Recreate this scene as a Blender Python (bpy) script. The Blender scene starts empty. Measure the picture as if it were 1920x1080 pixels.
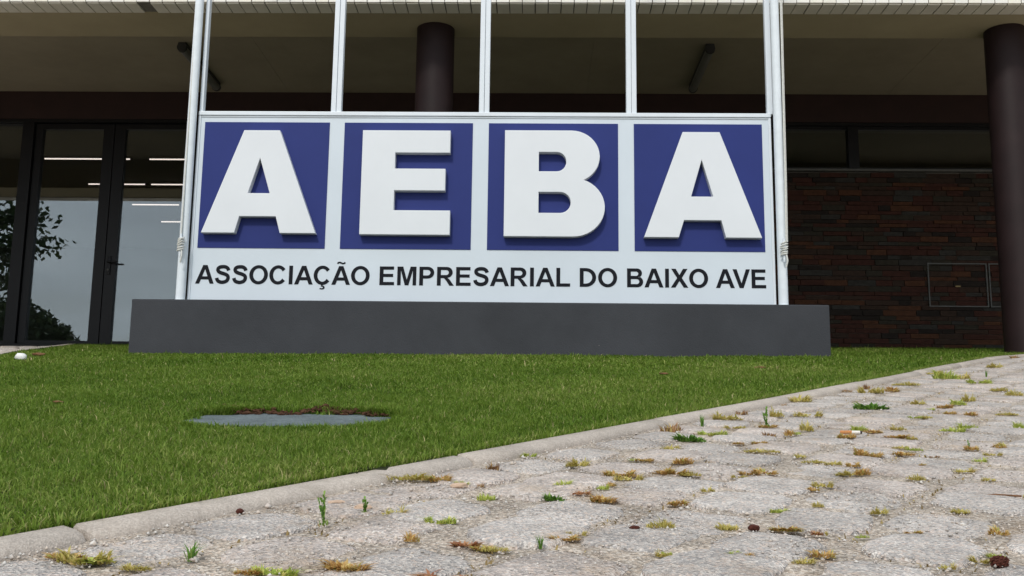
import bpy, bmesh, math, random
import numpy as np
from mathutils import Vector, Matrix

# ------------------------------------------------------------------ camera, sky, sun, exposure
sc = bpy.context.scene
C = sc.collection
R = math.radians
PITCH, YAW, ROLL, FPX = R(9.219), R(1.380), R(0.708), 1880.0
cam_d = bpy.data.cameras.new('camera')
cam = bpy.data.objects.new('camera', cam_d); C.objects.link(cam)
cam_d.sensor_width = 36.0; cam_d.lens = 36.0 * FPX / 1920.0
cam_d.clip_start = 0.05; cam_d.clip_end = 2000.0
f0 = Vector((-math.sin(YAW), math.cos(YAW), 0)); r0 = Vector((math.cos(YAW), math.sin(YAW), 0)); up = Vector((0, 0, 1))
fw = f0 * math.cos(PITCH) + up * math.sin(PITCH); u0 = -f0 * math.sin(PITCH) + up * math.cos(PITCH)
rr = r0 * math.cos(ROLL) + u0 * math.sin(ROLL); uu = -r0 * math.sin(ROLL) + u0 * math.cos(ROLL)
cam.matrix_world = Matrix((( rr.x, uu.x, -fw.x, 0), (rr.y, uu.y, -fw.y, 0), (rr.z, uu.z, -fw.z, 0), (0, 0, 0, 1)))
sc.camera = cam

SUN_EL, SUN_AZ = R(44), R(197)          # azimuth clockwise from +Y: behind the camera, a little to the left
world = bpy.data.worlds.new('World'); sc.world = world; world.use_nodes = True
nt = world.node_tree; nt.nodes.clear()
wo = nt.nodes.new('ShaderNodeOutputWorld'); bg = nt.nodes.new('ShaderNodeBackground')
sky = nt.nodes.new('ShaderNodeTexSky'); sky.sky_type = 'NISHITA'; sky.sun_disc = False
sky.sun_elevation = SUN_EL; sky.sun_rotation = SUN_AZ; sky.air_density = 1.0; sky.dust_density = 2.0
tc = nt.nodes.new('ShaderNodeTexCoord'); mp = nt.nodes.new('ShaderNodeMapping'); mp.inputs['Scale'].default_value = (1.0, 1.0, 4.5)
nz = nt.nodes.new('ShaderNodeTexNoise'); nz.inputs['Scale'].default_value = 2.6; nz.inputs['Detail'].default_value = 3; nz.inputs['Roughness'].default_value = 0.55
cr = nt.nodes.new('ShaderNodeValToRGB'); cr.color_ramp.elements[0].position = 0.36; cr.color_ramp.elements[1].position = 0.56
cr.color_ramp.elements[0].color = (0.45, 0.45, 0.45, 1); cr.color_ramp.elements[1].color = (0.97, 0.97, 0.97, 1)
cc = nt.nodes.new('ShaderNodeValToRGB')
cc.color_ramp.elements[0].position = 0.35; cc.color_ramp.elements[0].color = (7.2, 8.3, 9.4, 1)
cc.color_ramp.elements[1].position = 0.68; cc.color_ramp.elements[1].color = (11.6, 12.5, 13.3, 1)
mx = nt.nodes.new('ShaderNodeMix'); mx.data_type = 'RGBA'
nt.links.new(tc.outputs['Generated'], mp.inputs['Vector'])
nt.links.new(mp.outputs['Vector'], nz.inputs['Vector'])
nt.links.new(nz.outputs['Fac'], cr.inputs['Fac']); nt.links.new(nz.outputs['Fac'], cc.inputs['Fac'])
nt.links.new(cr.outputs['Color'], mx.inputs['Factor']); nt.links.new(sky.outputs['Color'], mx.inputs['A']); nt.links.new(cc.outputs['Color'], mx.inputs['B'])
nt.links.new(mx.outputs['Result'], bg.inputs['Color']); nt.links.new(bg.outputs['Background'], wo.inputs['Surface'])
bg.inputs['Strength'].default_value = 0.10

sun_d = bpy.data.lights.new('sun', 'SUN'); sun_d.energy = 2.0; sun_d.angle = R(8); sun_d.color = (1.0, 0.965, 0.91)
sun = bpy.data.objects.new('sun', sun_d); C.objects.link(sun)
sdir = Vector((math.sin(SUN_AZ) * math.cos(SUN_EL), math.cos(SUN_AZ) * math.cos(SUN_EL), math.sin(SUN_EL)))
sun.rotation_euler = sdir.to_track_quat('Z', 'Y').to_euler(); sun.location = sdir * 40

vs = sc.view_settings
vs.view_transform = 'Standard'; vs.look = 'None'; vs.gamma = 1.0; vs.use_curve_mapping = False
vs.exposure = 0.0
cy = sc.cycles; cy.max_bounces = 6; cy.diffuse_bounces = 3; cy.glossy_bounces = 3; cy.transmission_bounces = 3; cy.transparent_max_bounces = 8

# ------------------------------------------------------------------ helpers
rng = random.Random(7); nrg = np.random.default_rng(11)

def hz(x, y):
    """height of the sloping ground (metres, camera at 0)"""
    x = np.asarray(x, float); y = np.asarray(y, float); a = .138
    z = np.where(y <= 6, a * y - .31, 0)
    t = np.clip(y - 6, 0, 1.5)
    z = np.where(y > 6, a * 6 - .31 + a * t - .5 * (.023 / 1.5) * t * t + .115 * np.clip(y - 7.5, 0, 4.3), z)
    t = np.clip(-1.5 - y, 0, 3)
    z = np.where(y < -1.5, a * -1.5 - .31 - a * t + .5 * (.118 / 3) * t * t - .02 * np.clip(-4.5 - y, 0, 200), z)
    return z + .005 * np.clip(x, -8, 8) * np.clip((y - 2) / 5, 0, 1)
def gz(x, y): return float(hz(x, y))
def wob(x, y, k=1.0, s=0.0):
    """smooth -1..1 noise"""
    x = np.asarray(x, float) * k; y = np.asarray(y, float) * k
    return (np.sin(1.7 * x + 2.3 * y + s) + np.sin(2.9 * x - 1.3 * y + 1.9 + s * 2) + .7 * np.sin(-4.1 * x + 3.7 * y + .4 + s) + .6 * np.sin(6.3 * x + 5.1 * y + 2 + s) + .4 * np.sin(9.7 * x - 8.9 * y + s)) / 3.2

def tag(o, label=None, cat=None, group=None, kind=None):
    if label: o['label'] = label
    if cat: o['category'] = cat
    if group: o['group'] = group
    if kind: o['kind'] = kind
    return o
def link(name, me, mat=None, parent=None, loc=None):
    o = bpy.data.objects.new(name, me); C.objects.link(o)
    if mat is not None and me is not None and not me.materials: me.materials.append(mat)
    if parent is not None: o.parent = parent
    if loc is not None: o.location = loc
    return o
def empty(name, loc=(0, 0, 0)):
    o = bpy.data.objects.new(name, None); C.objects.link(o); o.location = loc; o.empty_display_size = .1
    return o
def mesh(name, V, F, smooth=False):
    me = bpy.data.meshes.new(name); me.from_pydata([tuple(v) for v in V], [], F); me.update()
    if smooth: me.polygons.foreach_set('use_smooth', [True] * len(me.polygons))
    return me
class MB:
    """collects shapes for ONE part"""
    def __init__(s): s.bm = bmesh.new()
    def box(s, x0, x1, y0, y1, z0, z1, bev=0):
        m = Matrix.Translation(((x0 + x1) / 2, (y0 + y1) / 2, (z0 + z1) / 2)) @ Matrix.Diagonal((x1 - x0, y1 - y0, z1 - z0, 1))
        r = bmesh.ops.create_cube(s.bm, size=1, matrix=m)
        if bev:
            es = list({e for v in r['verts'] for e in v.link_edges})
            bmesh.ops.bevel(s.bm, geom=es, offset=bev, segments=2, affect='EDGES', profile=.6)
        return s
    def cyl(s, p0, p1, r0, r1=None, n=20, cap=True):
        p0, p1 = Vector(p0), Vector(p1); d = p1 - p0; r1 = r0 if r1 is None else r1
        m = Matrix.Translation((p0 + p1) / 2) @ d.to_track_quat('Z', 'Y').to_matrix().to_4x4()
        bmesh.ops.create_cone(s.bm, cap_ends=cap, segments=n, radius1=r0, radius2=r1, depth=d.length, matrix=m); return s
    def ball(s, c, r, sx=1, sy=1, sz=1, sub=2):
        bmesh.ops.create_icosphere(s.bm, subdivisions=sub, radius=r, matrix=Matrix.Translation(c) @ Matrix.Diagonal((sx, sy, sz, 1))); return s
    def tube(s, pts, r, n=8):
        pts = [Vector(p) for p in pts]
        for a, b in zip(pts, pts[1:]): s.cyl(a, b, r, r, n)
        for p in pts[1:-1]: s.ball(p, r, sub=1)
        return s
    def build(s, name, mat, parent=None, smooth=False, loc=None):
        me = bpy.data.meshes.new(name); s.bm.to_mesh(me); s.bm.free()
        if smooth:
            for p in me.polygons: p.use_smooth = True
            try: me.set_sharp_from_angle(angle=R(35))
            except Exception: pass
        return link(name, me, mat, parent, loc)

def boxes(name, B, mat, parent=None, mats=None, off=Vector((0, 0, 0))):
    """many plain boxes as one part; B rows x0,x1,y0,y1,z0,z1[,material index]"""
    B = np.array(B, float); n = len(B); q = B[:, :6] - np.array([off.x, off.x, off.y, off.y, off.z, off.z])
    V = np.stack([np.stack([q[:, i], q[:, 2 + j], q[:, 4 + k]], 1) for i in (0, 1) for j in (0, 1) for k in (0, 1)], 1).reshape(-1, 3)
    f = np.array([(0, 1, 3, 2), (4, 6, 7, 5), (0, 4, 5, 1), (2, 3, 7, 6), (0, 2, 6, 4), (1, 5, 7, 3)])
    F = (f[None] + (np.arange(n) * 8)[:, None, None]).reshape(-1, 4)
    me = mesh(name, V.tolist(), F.tolist())
    if mats:
        for m in mats: me.materials.append(m)
        me.polygons.foreach_set('material_index', np.repeat(B[:, 6].astype(np.int32), 6))
    return link(name, me, mat, parent)

# ------------------------------------------------------------------ materials (procedural)
def new_mat(name):
    m = bpy.data.materials.new(name); m.use_nodes = True
    n = m.node_tree.nodes; b = n['Principled BSDF']
    return m, m.node_tree, n, m.node_tree.links, b
def ramp(n, stops):
    r = n.new('ShaderNodeValToRGB'); e = r.color_ramp.elements
    while len(e) < len(stops): e.new(0.5)
    for el, (p, c) in zip(e, stops): el.position = p; el.color = (*c, 1)
    return r
def noise(n, l, vec, scale, detail=4, rough=.55):
    t = n.new('ShaderNodeTexNoise'); t.inputs['Scale'].default_value = scale; t.inputs['Detail'].default_value = detail; t.inputs['Roughness'].default_value = rough
    l.new(vec, t.inputs['Vector']); return t
def paint(name, col, rough=.45, var=.06, scale=6, bump=.0, spec=.4, bscale=120, metal=0.0, fine=True):
    m, t, n, l, b = new_mat(name)
    g = n.new('ShaderNodeNewGeometry')
    z = noise(n, l, g.outputs['Position'], scale, 4, .65)
    r = ramp(n, [(.3, tuple(c * (1 - var) for c in col)), (.7, tuple(min(1, c * (1 + var)) for c in col))])
    l.new(z.outputs['Fac'], r.inputs['Fac']); l.new(r.outputs['Color'], b.inputs['Base Color'])
    b.inputs['Roughness'].default_value = rough; b.inputs['Specular IOR Level'].default_value = spec; b.inputs['Metallic'].default_value = metal
    if bump:
        z2 = noise(n, l, g.outputs['Position'], bscale, 2, .6)
        bp = n.new('ShaderNodeBump'); bp.inputs['Strength'].default_value = bump; bp.inputs['Distance'].default_value = .004
        l.new(z2.outputs['Fac'], bp.inputs['Height']); l.new(bp.outputs['Normal'], b.inputs['Normal'])
    return m
def stone_mat(name, base, specks, stain, vscale=420, bump=.6, lowvar=.22, dist=.004):
    """granular stone: per-grain colours, broad tone drift, rusty / lichen stains"""
    m, t, n, l, b = new_mat(name)
    g = n.new('ShaderNodeNewGeometry'); oi = n.new('ShaderNodeObjectInfo')
    vo = n.new('ShaderNodeTexVoronoi'); vo.inputs['Scale'].default_value = vscale; l.new(g.outputs['Position'], vo.inputs['Vector'])
    sep = n.new('ShaderNodeSeparateColor'); l.new(vo.outputs['Color'], sep.inputs['Color'])
    k = len(specks); rp = ramp(n, [(i / k, c) for i, c in enumerate(specks)]); rp.color_ramp.interpolation = 'CONSTANT'
    l.new(sep.outputs['Red'], rp.inputs['Fac'])
    bs = n.new('ShaderNodeMix'); bs.data_type = 'RGBA'; bs.inputs['Factor'].default_value = .62; bs.inputs['A'].default_value = (*base, 1)
    l.new(rp.outputs['Color'], bs.inputs['B'])
    zl = noise(n, l, g.outputs['Position'], 9, 4, .7)
    rl = ramp(n, [(.32, (1 - lowvar,) * 3), (.7, (1 + lowvar,) * 3)]); l.new(zl.outputs['Fac'], rl.inputs['Fac'])
    mu = n.new('ShaderNodeMix'); mu.data_type = 'RGBA'; mu.blend_type = 'MULTIPLY'; mu.inputs['Factor'].default_value = 1
    l.new(bs.outputs['Result'], mu.inputs['A']); l.new(rl.outputs['Color'], mu.inputs['B'])
    zs = noise(n, l, g.outputs['Position'], 5.3, 5, .72)
    rs = ramp(n, [(.55, (0, 0, 0)), (.72, (.55, .55, .55))]); l.new(zs.outputs['Fac'], rs.inputs['Fac'])
    st = n.new('ShaderNodeMix'); st.data_type = 'RGBA'; st.inputs['B'].default_value = (*stain, 1)
    l.new(rs.outputs['Color'], st.inputs['Factor']); l.new(mu.outputs['Result'], st.inputs['A'])
    rv = n.new('ShaderNodeMapRange'); rv.inputs['To Min'].default_value = .92; rv.inputs['To Max'].default_value = 1.07
    l.new(oi.outputs['Random'], rv.inputs['Value'])
    m2 = n.new('ShaderNodeMix'); m2.data_type = 'RGBA'; m2.blend_type = 'MULTIPLY'; m2.inputs['Factor'].default_value = 1
    l.new(st.outputs['Result'], m2.inputs['A']); l.new(rv.outputs['Result'], m2.inputs['B'])
    l.new(m2.outputs['Result'], b.inputs['Base Color'])
    b.inputs['Roughness'].default_value = .92; b.inputs['Specular IOR Level'].default_value = .2
    zb = noise(n, l, g.outputs['Position'], vscale * .45, 3, .7)
    ad = n.new('ShaderNodeMath'); ad.operation = 'ADD'; l.new(zb.outputs['Fac'], ad.inputs[0]); l.new(vo.outputs['Distance'], ad.inputs[1])
    bp = n.new('ShaderNodeBump'); bp.inputs['Strength'].default_value = bump; bp.inputs['Distance'].default_value = dist
    l.new(ad.outputs[0], bp.inputs['Height']); l.new(bp.outputs['Normal'], b.inputs['Normal'])
    return m
def leaf_mat(name, stops, transl=.3, rough=.6):
    """blade / leaf material, colour by the per-blade 'tint' attribute"""
    m, t, n, l, b = new_mat(name)
    a = n.new('ShaderNodeAttribute'); a.attribute_name = 'tint'
    r = ramp(n, stops); l.new(a.outputs['Fac'], r.inputs['Fac']); l.new(r.outputs['Color'], b.inputs['Base Color'])
    b.inputs['Roughness'].default_value = rough; b.inputs['Specular IOR Level'].default_value = .25
    tr = n.new('ShaderNodeBsdfTranslucent'); l.new(r.outputs['Color'], tr.inputs['Color'])
    mxs = n.new('ShaderNodeMixShader'); mxs.inputs['Fac'].default_value = transl
    l.new(b.outputs['BSDF'], mxs.inputs[1]); l.new(tr.outputs['BSDF'], mxs.inputs[2])
    l.new(mxs.outputs['Shader'], n['Material Output'].inputs['Surface'])
    return m
def glass_mat(name, tint=(.85, .89, .89), f0_=.145):
    m, t, n, l, b = new_mat(name); n.remove(b)
    lw = n.new('ShaderNodeLayerWeight'); lw.inputs['Blend'].default_value = .5
    pw = n.new('ShaderNodeMath'); pw.operation = 'POWER'; pw.inputs[1].default_value = 5; l.new(lw.outputs['Facing'], pw.inputs[0])
    fr = n.new('ShaderNodeMath'); fr.operation = 'MULTIPLY_ADD'; fr.inputs[1].default_value = 1 - f0_; fr.inputs[2].default_value = f0_; l.new(pw.outputs[0], fr.inputs[0])
    gl = n.new('ShaderNodeBsdfGlossy'); gl.inputs['Roughness'].default_value = .004; gl.inputs['Color'].default_value = (.93, .98, 1, 1)
    tp = n.new('ShaderNodeBsdfTransparent'); tp.inputs['Color'].default_value = (*tint, 1)
    ms = n.new('ShaderNodeMixShader'); l.new(fr.outputs[0], ms.inputs['Fac']); l.new(tp.outputs['BSDF'], ms.inputs[1]); l.new(gl.outputs['BSDF'], ms.inputs[2])
    # very slight waviness of the panes
    g = n.new('ShaderNodeNewGeometry'); z = noise(n, l, g.outputs['Position'], 1.6, 2, .4)
    bp = n.new('ShaderNodeBump'); bp.inputs['Strength'].default_value = .05; bp.inputs['Distance'].default_value = .004
    l.new(z.outputs['Fac'], bp.inputs['Height']); l.new(bp.outputs['Normal'], gl.inputs['Normal'])
    l.new(ms.outputs['Shader'], n['Material Output'].inputs['Surface'])
    return m
def emit_mat(name, col, s):
    m, t, n, l, b = new_mat(name); b.inputs['Base Color'].default_value = (.8, .8, .8, 1)
    b.inputs['Emission Color'].default_value = (*col, 1); b.inputs['Emission Strength'].default_value = s; return m

M = {}
M['white_panel'] = paint('white_panel', (.60, .66, .71), .38, .025, 2.2, .02)
M['white_letter'] = paint('white_letter', (.69, .715, .74), .4, .02, 3)
M['white_metal'] = paint('white_metal', (.68, .725, .765), .35, .03, 8)
M['pole_white'] = paint('pole_white', (.70, .75, .78), .3, .06, 14)
M['blue'] = paint('blue_sheet', (.026, .038, .165), .5, .07, 1.5, 0, .12)
M['black_print'] = paint('black_print', (.008, .009, .013), .6, .1, 10, 0, .12)
M['plinth'] = paint('plinth_paint', (0.047, 0.049, 0.055), .85, .14, 2.2, .5, .2, 110)
def chips(m, scale, size, col, z0=None):
    t = m.node_tree; n, l = t.nodes, t.links; b = n['Principled BSDF']; src = b.inputs['Base Color'].links[0].from_socket
    g = n.new('ShaderNodeNewGeometry'); v = n.new('ShaderNodeTexVoronoi'); v.inputs['Scale'].default_value = scale; v.inputs['Randomness'].default_value = 1
    nz_ = noise(n, l, g.outputs['Position'], 60, 2); ad = n.new('ShaderNodeMath'); ad.operation = 'MULTIPLY_ADD'; ad.inputs[1].default_value = .12; l.new(nz_.outputs['Fac'], ad.inputs[0]); l.new(g.outputs['Position'], v.inputs['Vector']); l.new(v.outputs['Distance'], ad.inputs[2])
    lt = n.new('ShaderNodeMath'); lt.operation = 'LESS_THAN'; lt.inputs[1].default_value = size; l.new(ad.outputs[0], lt.inputs[0])
    mx_ = n.new('ShaderNodeMix'); mx_.data_type = 'RGBA'; mx_.inputs['B'].default_value = (*col, 1); l.new(lt.outputs[0], mx_.inputs['Factor']); l.new(src, mx_.inputs['A']); l.new(mx_.outputs['Result'], b.inputs['Base Color'])
chips(M['plinth'], 4.2, .092, (.26, .25, .23))
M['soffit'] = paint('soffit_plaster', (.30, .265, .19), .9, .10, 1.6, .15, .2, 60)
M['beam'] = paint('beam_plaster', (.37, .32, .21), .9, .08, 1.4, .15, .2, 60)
M['lintel'] = paint('lintel_brown', (.028, .012, .010), .7, .2, 5, .2)
M['column'] = paint('column_paint', (.019, .010, .010), .55, .2, 4, .1, .22)
M['alu'] = paint('dark_aluminium', (.007, .007, .008), .45, .1, 6, 0, .3)
M['tile'] = paint('cream_tile', (.76, .74, .68), .3, .05, 5, 0, .5)
M['tile_b'] = paint('cream_tile_warm', (.74, .71, .62), .32, .06, 6, 0, .5)
M['grout'] = paint('grout', (.16, .15, .13), .9, .2, 30)
M['steel'] = paint('galvanised', (.10, .10, .092), .6, .2, 20, 0, .3, metal=.0)
M['fixture'] = paint('lamp_housing', (.045, .045, .042), .6, .15, 10)
M['fix_cover'] = paint('lamp_cover', (.16, .16, .14), .35, .1, 10)
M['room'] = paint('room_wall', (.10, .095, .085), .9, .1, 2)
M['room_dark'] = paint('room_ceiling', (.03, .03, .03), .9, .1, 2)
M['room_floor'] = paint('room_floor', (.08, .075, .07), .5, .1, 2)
M['concrete'] = stone_mat('kerb_concrete', (.41, .355, .305), [(.46, .40, .345), (.34, .30, .26), (.53, .47, .41), (.41, .35, .30)], (.30, .26, .20), 420, .35, .14, .002)
M['lid'] = stone_mat('lid_concrete', (.135, .165, .17), [(.11, .135, .14), (.17, .20, .20), (.14, .165, .175)], (.10, .12, .10), 160, 1.0, .22)
M['paver'] = stone_mat('granite_paver', (0.478, 0.438, 0.397), [(0.728, 0.667, 0.608), (0.416, 0.388, 0.374), (0.562, 0.497, 0.449), (0.281, 0.259, 0.252), (0.624, 0.497, 0.421), (0.489, 0.448, 0.411)], (0.520, 0.378, 0.262), 240, 1.0, .24)
M['paver_b'] = stone_mat('granite_paver_pink', (0.484, 0.428, 0.380), [(0.742, 0.667, 0.608), (0.453, 0.398, 0.370), (0.597, 0.497, 0.437), (0.309, 0.269, 0.247), (0.639, 0.507, 0.427), (0.515, 0.448, 0.408)], (0.536, 0.398, 0.266), 220, 1.0, .24)
M['sand'] = stone_mat('joint_grit', (0.424, 0.365, 0.304), [(0.700, 0.620, 0.534), (0.307, 0.260, 0.212), (0.509, 0.430, 0.350), (0.201, 0.160, 0.129), (0.551, 0.430, 0.331)], (0.254, 0.170, 0.101), 230, 1.0, .3)
M['grit'] = stone_mat('loose_grit', (0.510, 0.475, 0.432), [(0.734, 0.693, 0.639), (0.408, 0.376, 0.348), (0.612, 0.515, 0.451), (0.306, 0.267, 0.235), (0.673, 0.554, 0.451)], (0.510, 0.416, 0.320), 160, .3, .1)
M['soil'] = paint('lawn_soil', (.030, .035, .014), 1, .4, 25, .5, .1)
M['brown_soil'] = paint('bare_soil', (.07, .035, .02), 1, .5, 40, .8, .1, 200)
M['glass'] = glass_mat('door_glass')
M['rope'] = paint('rope', (.62, .62, .58), .8, .12, 60, .4, .2, 400)
M['white_stone'] = paint('white_stone', (.80, .79, .76), .7, .06, 30, .3)
M['cone'] = paint('cone_brown', (.075, .022, .014), .8, .4, 160, .6, .2, 300)
M['dry'] = paint('dry_leaf', (.16, .075, .03), .8, .3, 60, .3)
M['tan_pebble'] = paint('tan_pebble', (.50, .36, .26), .9, .15, 60, .4)
M['filter'] = paint('cigarette_filter', (.48, .20, .07), .8, .2, 200)
M['paper'] = paint('cigarette_paper', (.72, .68, .62), .8, .08, 200)
M['ash'] = paint('burnt_end', (.03, .02, .02), .9, .3, 200)
M['grass'] = leaf_mat('grass_blade', [(0, (0.054, 0.108, 0.009)), (.35, (0.125, 0.219, 0.021)), (.62, (0.197, 0.288, 0.038)), (.85, (0.343, 0.379, 0.101)), (1, (0.586, 0.472, 0.261))], .38)
M['w_green'] = leaf_mat('weed_green', [(0, (0.269, 0.342, 0.061)), (.5, (0.458, 0.551, 0.108)), (1, (0.780, 0.708, 0.243))], .3)
M['w_bright'] = leaf_mat('weed_bright', [(0, (0.085, 0.186, 0.034)), (.6, (0.169, 0.321, 0.051)), (1, (0.338, 0.439, 0.119))], .3)
M['w_olive'] = leaf_mat('weed_olive', [(0, (0.389, 0.344, 0.075)), (.5, (0.598, 0.538, 0.169)), (1, (0.777, 0.568, 0.254))], .4)
M['moss'] = leaf_mat('joint_moss', [(0, (0.130, 0.091, 0.039)), (.5, (0.312, 0.221, 0.091)), (1, (0.494, 0.390, 0.156))], .3)
M['w_rust'] = leaf_mat('weed_rust', [(0, (0.420, 0.226, 0.073)), (.45, (0.644, 0.406, 0.146)), (.8, (0.700, 0.570, 0.227)), (1, (0.476, 0.540, 0.146))], .4)
M['w_red'] = leaf_mat('weed_red', [(0, (0.368, 0.138, 0.069)), (.5, (0.552, 0.276, 0.138)), (1, (0.598, 0.414, 0.207))], .4)
M['w_brown'] = leaf_mat('weed_brown', [(0, (0.178, 0.093, 0.041)), (.6, (0.381, 0.211, 0.097)), (1, (0.558, 0.448, 0.164))], .2)
M['tree_leaf'] = leaf_mat('tree_leaf', [(0, (.015, .03, .012)), (.6, (.035, .06, .02)), (1, (.07, .10, .03))], .2)
M['bark'] = paint('bark', (.07, .05, .035), .95, .3, 12, .8)
BR = [paint('brick_%s' % k, c, .9, .30, 22, .5, .15, 140) for k, c in
      (('red', (.050, .021, .015)), ('brown', (.040, .025, .018)), ('olive', (.034, .029, .021)), ('grey', (.038, .035, .030)), ('dark', (.022, .017, .014)), ('rust', (.070, .031, .017)))]

# ------------------------------------------------------------------ ground, lawn, kerbs
KD = Vector((.558, .830)); KN = Vector((.830, -.558))      # along the right kerb / towards the paving
K0 = Vector((-.578, 1.336))                                # a kerb joint, paving side
KW, KH = .056, .018                                        # kerb width, height above the paving
LK = [(-1.40, .9), (-3.36, 6.22), (-5.15, 11.08), (-1.6, 11.08)]   # lawn side of the left kerb and of the landing
def side(x, y):      # distance to the paving side line of the kerb, + = on the paving
    return (x - K0.x) * KN.x + (y - K0.y) * KN.y
def left_x(y):
    return np.interp(y, [p[1] for p in LK[:3]], [p[0] for p in LK[:3]])
def in_lawn(x, y):
    ok = (side(x, y) < -KW - .004) & (x > left_x(y) + .012) & (y > .55)
    back = np.where(x < LK[3][0], 11.07, 11.47)
    ok &= y < back
    ok &= ~((x > -2.79) & (x < 2.0) & (y > 6.73) & (y < 7.37))
    return ok
LID = (-.660, 2.705, .278, .205)                           # centre x, y, half sizes of the sunken cover
def lid_d(x, y):     # <1 inside the ragged outline of the bare patch
    a = np.arctan2((y - LID[1]) / LID[3], (x - LID[0]) / LID[2])
    w = 1 + .12 * np.sin(3 * a + .6) + .08 * np.sin(7 * a + 2) + .05 * np.sin(13 * a)
    ux, uy = np.abs((x - LID[0]) / LID[2]), np.abs((y - LID[1]) / LID[3])
    return (ux ** 3 + uy ** 3) ** (1 / 3) / w

def sheet(name, xs, ys, off, mat, kind='structure', keep=None, und=None, smooth=True):
    X, Y = np.meshgrid(xs, ys); Z = hz(X, Y) + off
    if und is not None: Z = Z + und(X, Y)
    nx, ny = len(xs), len(ys); V = np.stack([X.ravel(), Y.ravel(), Z.ravel()], 1)
    i = np.arange(nx - 1); j = np.arange(ny - 1); I, J = np.meshgrid(i, j); a = (J * nx + I).ravel()
    F = np.stack([a, a + 1, a + nx + 1, a + nx], 1)
    if keep is not None:
        c = V[F].mean(1); F = F[keep(c[:, 0], c[:, 1])]
    me = mesh(name, V, F.tolist(), smooth); o = link(name, me, mat); tag(o, kind=kind)
    return o
xs = np.unique(np.concatenate([np.linspace(-300, -14, 12), np.linspace(-14, 14, 71), np.linspace(14, 300, 12)]))
ys = np.unique(np.concatenate([np.linspace(-300, -6, 12), np.linspace(-6, 12, 121), np.linspace(12, 300, 12)]))
g = sheet('ground', xs, ys, -.012, M['sand'], und=lambda x, y: .0)
tag(g, 'pale gritty ground of stone sand sloping up to the building', 'ground')
# finer sandy bed showing in the joints of the paving
pb = sheet('paving_bed', np.arange(-1.2, 7.2, .035), np.arange(.5, 11.6, .035), 0, M['sand'],
           keep=lambda x, y: (side(x, y) > -KW * .5) & (x < .62 * y + 1.3),
           und=lambda x, y: -.0003 + .0032 * wob(x, y, 6.) + .0016 * wob(x, y, 31., 1.))
tag(pb, 'gritty sand bed in the joints of the stone paving', 'paving')
# soil of the lawn
def lawn_und(x, y):
    z = .010 + .006 * wob(x, y, 1.3, 2.) + .004 * wob(x, y, 4., .4)
    d = lid_d(x, y); return np.where(d < 1.0, z - .030, z)
ln = sheet('lawn', np.arange(-5.4, 6.2, .045), np.arange(.55, 11.5, .045), .0, M['soil'], keep=in_lawn, und=lawn_und, smooth=False)
tag(ln, 'sloping green lawn in front of the sign', 'lawn')

# grass: real blades, too many to count
def blades(P, h, w, tint, lean, nseg):
    """P (n,3). nseg 2: five points, three triangles; nseg 1: three points, one triangle"""
    n = len(P); az = nrg.uniform(0, 2 * np.pi, n); fz = az + nrg.normal(1.57, .5, n)
    d = np.stack([np.cos(az), np.sin(az), np.zeros(n)], 1); s = np.stack([np.cos(fz), np.sin(fz), np.zeros(n)], 1) * (w / 2)[:, None]
    upv = np.array([0, 0, 1.])
    if nseg == 2:
        m = P + upv * (h * .58)[:, None] + d * (h * lean * .35)[:, None]; t = P + upv * (h * (1 - .25 * lean))[:, None] + d * (h * lean)[:, None]
        V = np.stack([P - s, P + s, m - s * .8, m + s * .8, t], 1).reshape(-1, 3)
        b = np.arange(n)[:, None] * 5; T = np.concatenate([b + [0, 1, 3], b + [0, 3, 2], b + [2, 3, 4]], 1).reshape(-1, 3)
        return V, T, np.repeat(tint, 5)
    t = P + upv * (h * (1 - .2 * lean))[:, None] + d * (h * lean)[:, None]
    V = np.stack([P - s, P + s, t], 1).reshape(-1, 3); b = np.arange(n)[:, None] * 3
    return V, (b + [0, 1, 2]).reshape(-1, 3), np.repeat(tint, 3)
def tri_mesh(name, V, T, tint):
    me = bpy.data.meshes.new(name); nv, nt_ = len(V), len(T)
    me.vertices.add(nv); me.vertices.foreach_set('co', np.ascontiguousarray(V, np.float32).ravel())
    me.loops.add(nt_ * 3); me.loops.foreach_set('vertex_index', np.ascontiguousarray(T, np.int32).ravel())
    me.polygons.add(nt_); me.polygons.foreach_set('loop_start', np.arange(0, nt_ * 3, 3, dtype=np.int32))
    if tint is not None:
        a = me.attributes.new('tint', 'FLOAT', 'POINT'); a.data.foreach_set('value', np.ascontiguousarray(np.clip(tint, 0, 1), np.float32))
    me.update(calc_edges=True); return me
def cat(parts):
    V, T, A, k = [], [], [], 0
    for v, t, a in parts: V.append(v); T.append(t + k); A.append(a); k += len(v)
    return np.concatenate(V), np.concatenate(T), np.concatenate(A)
parts = []
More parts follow.
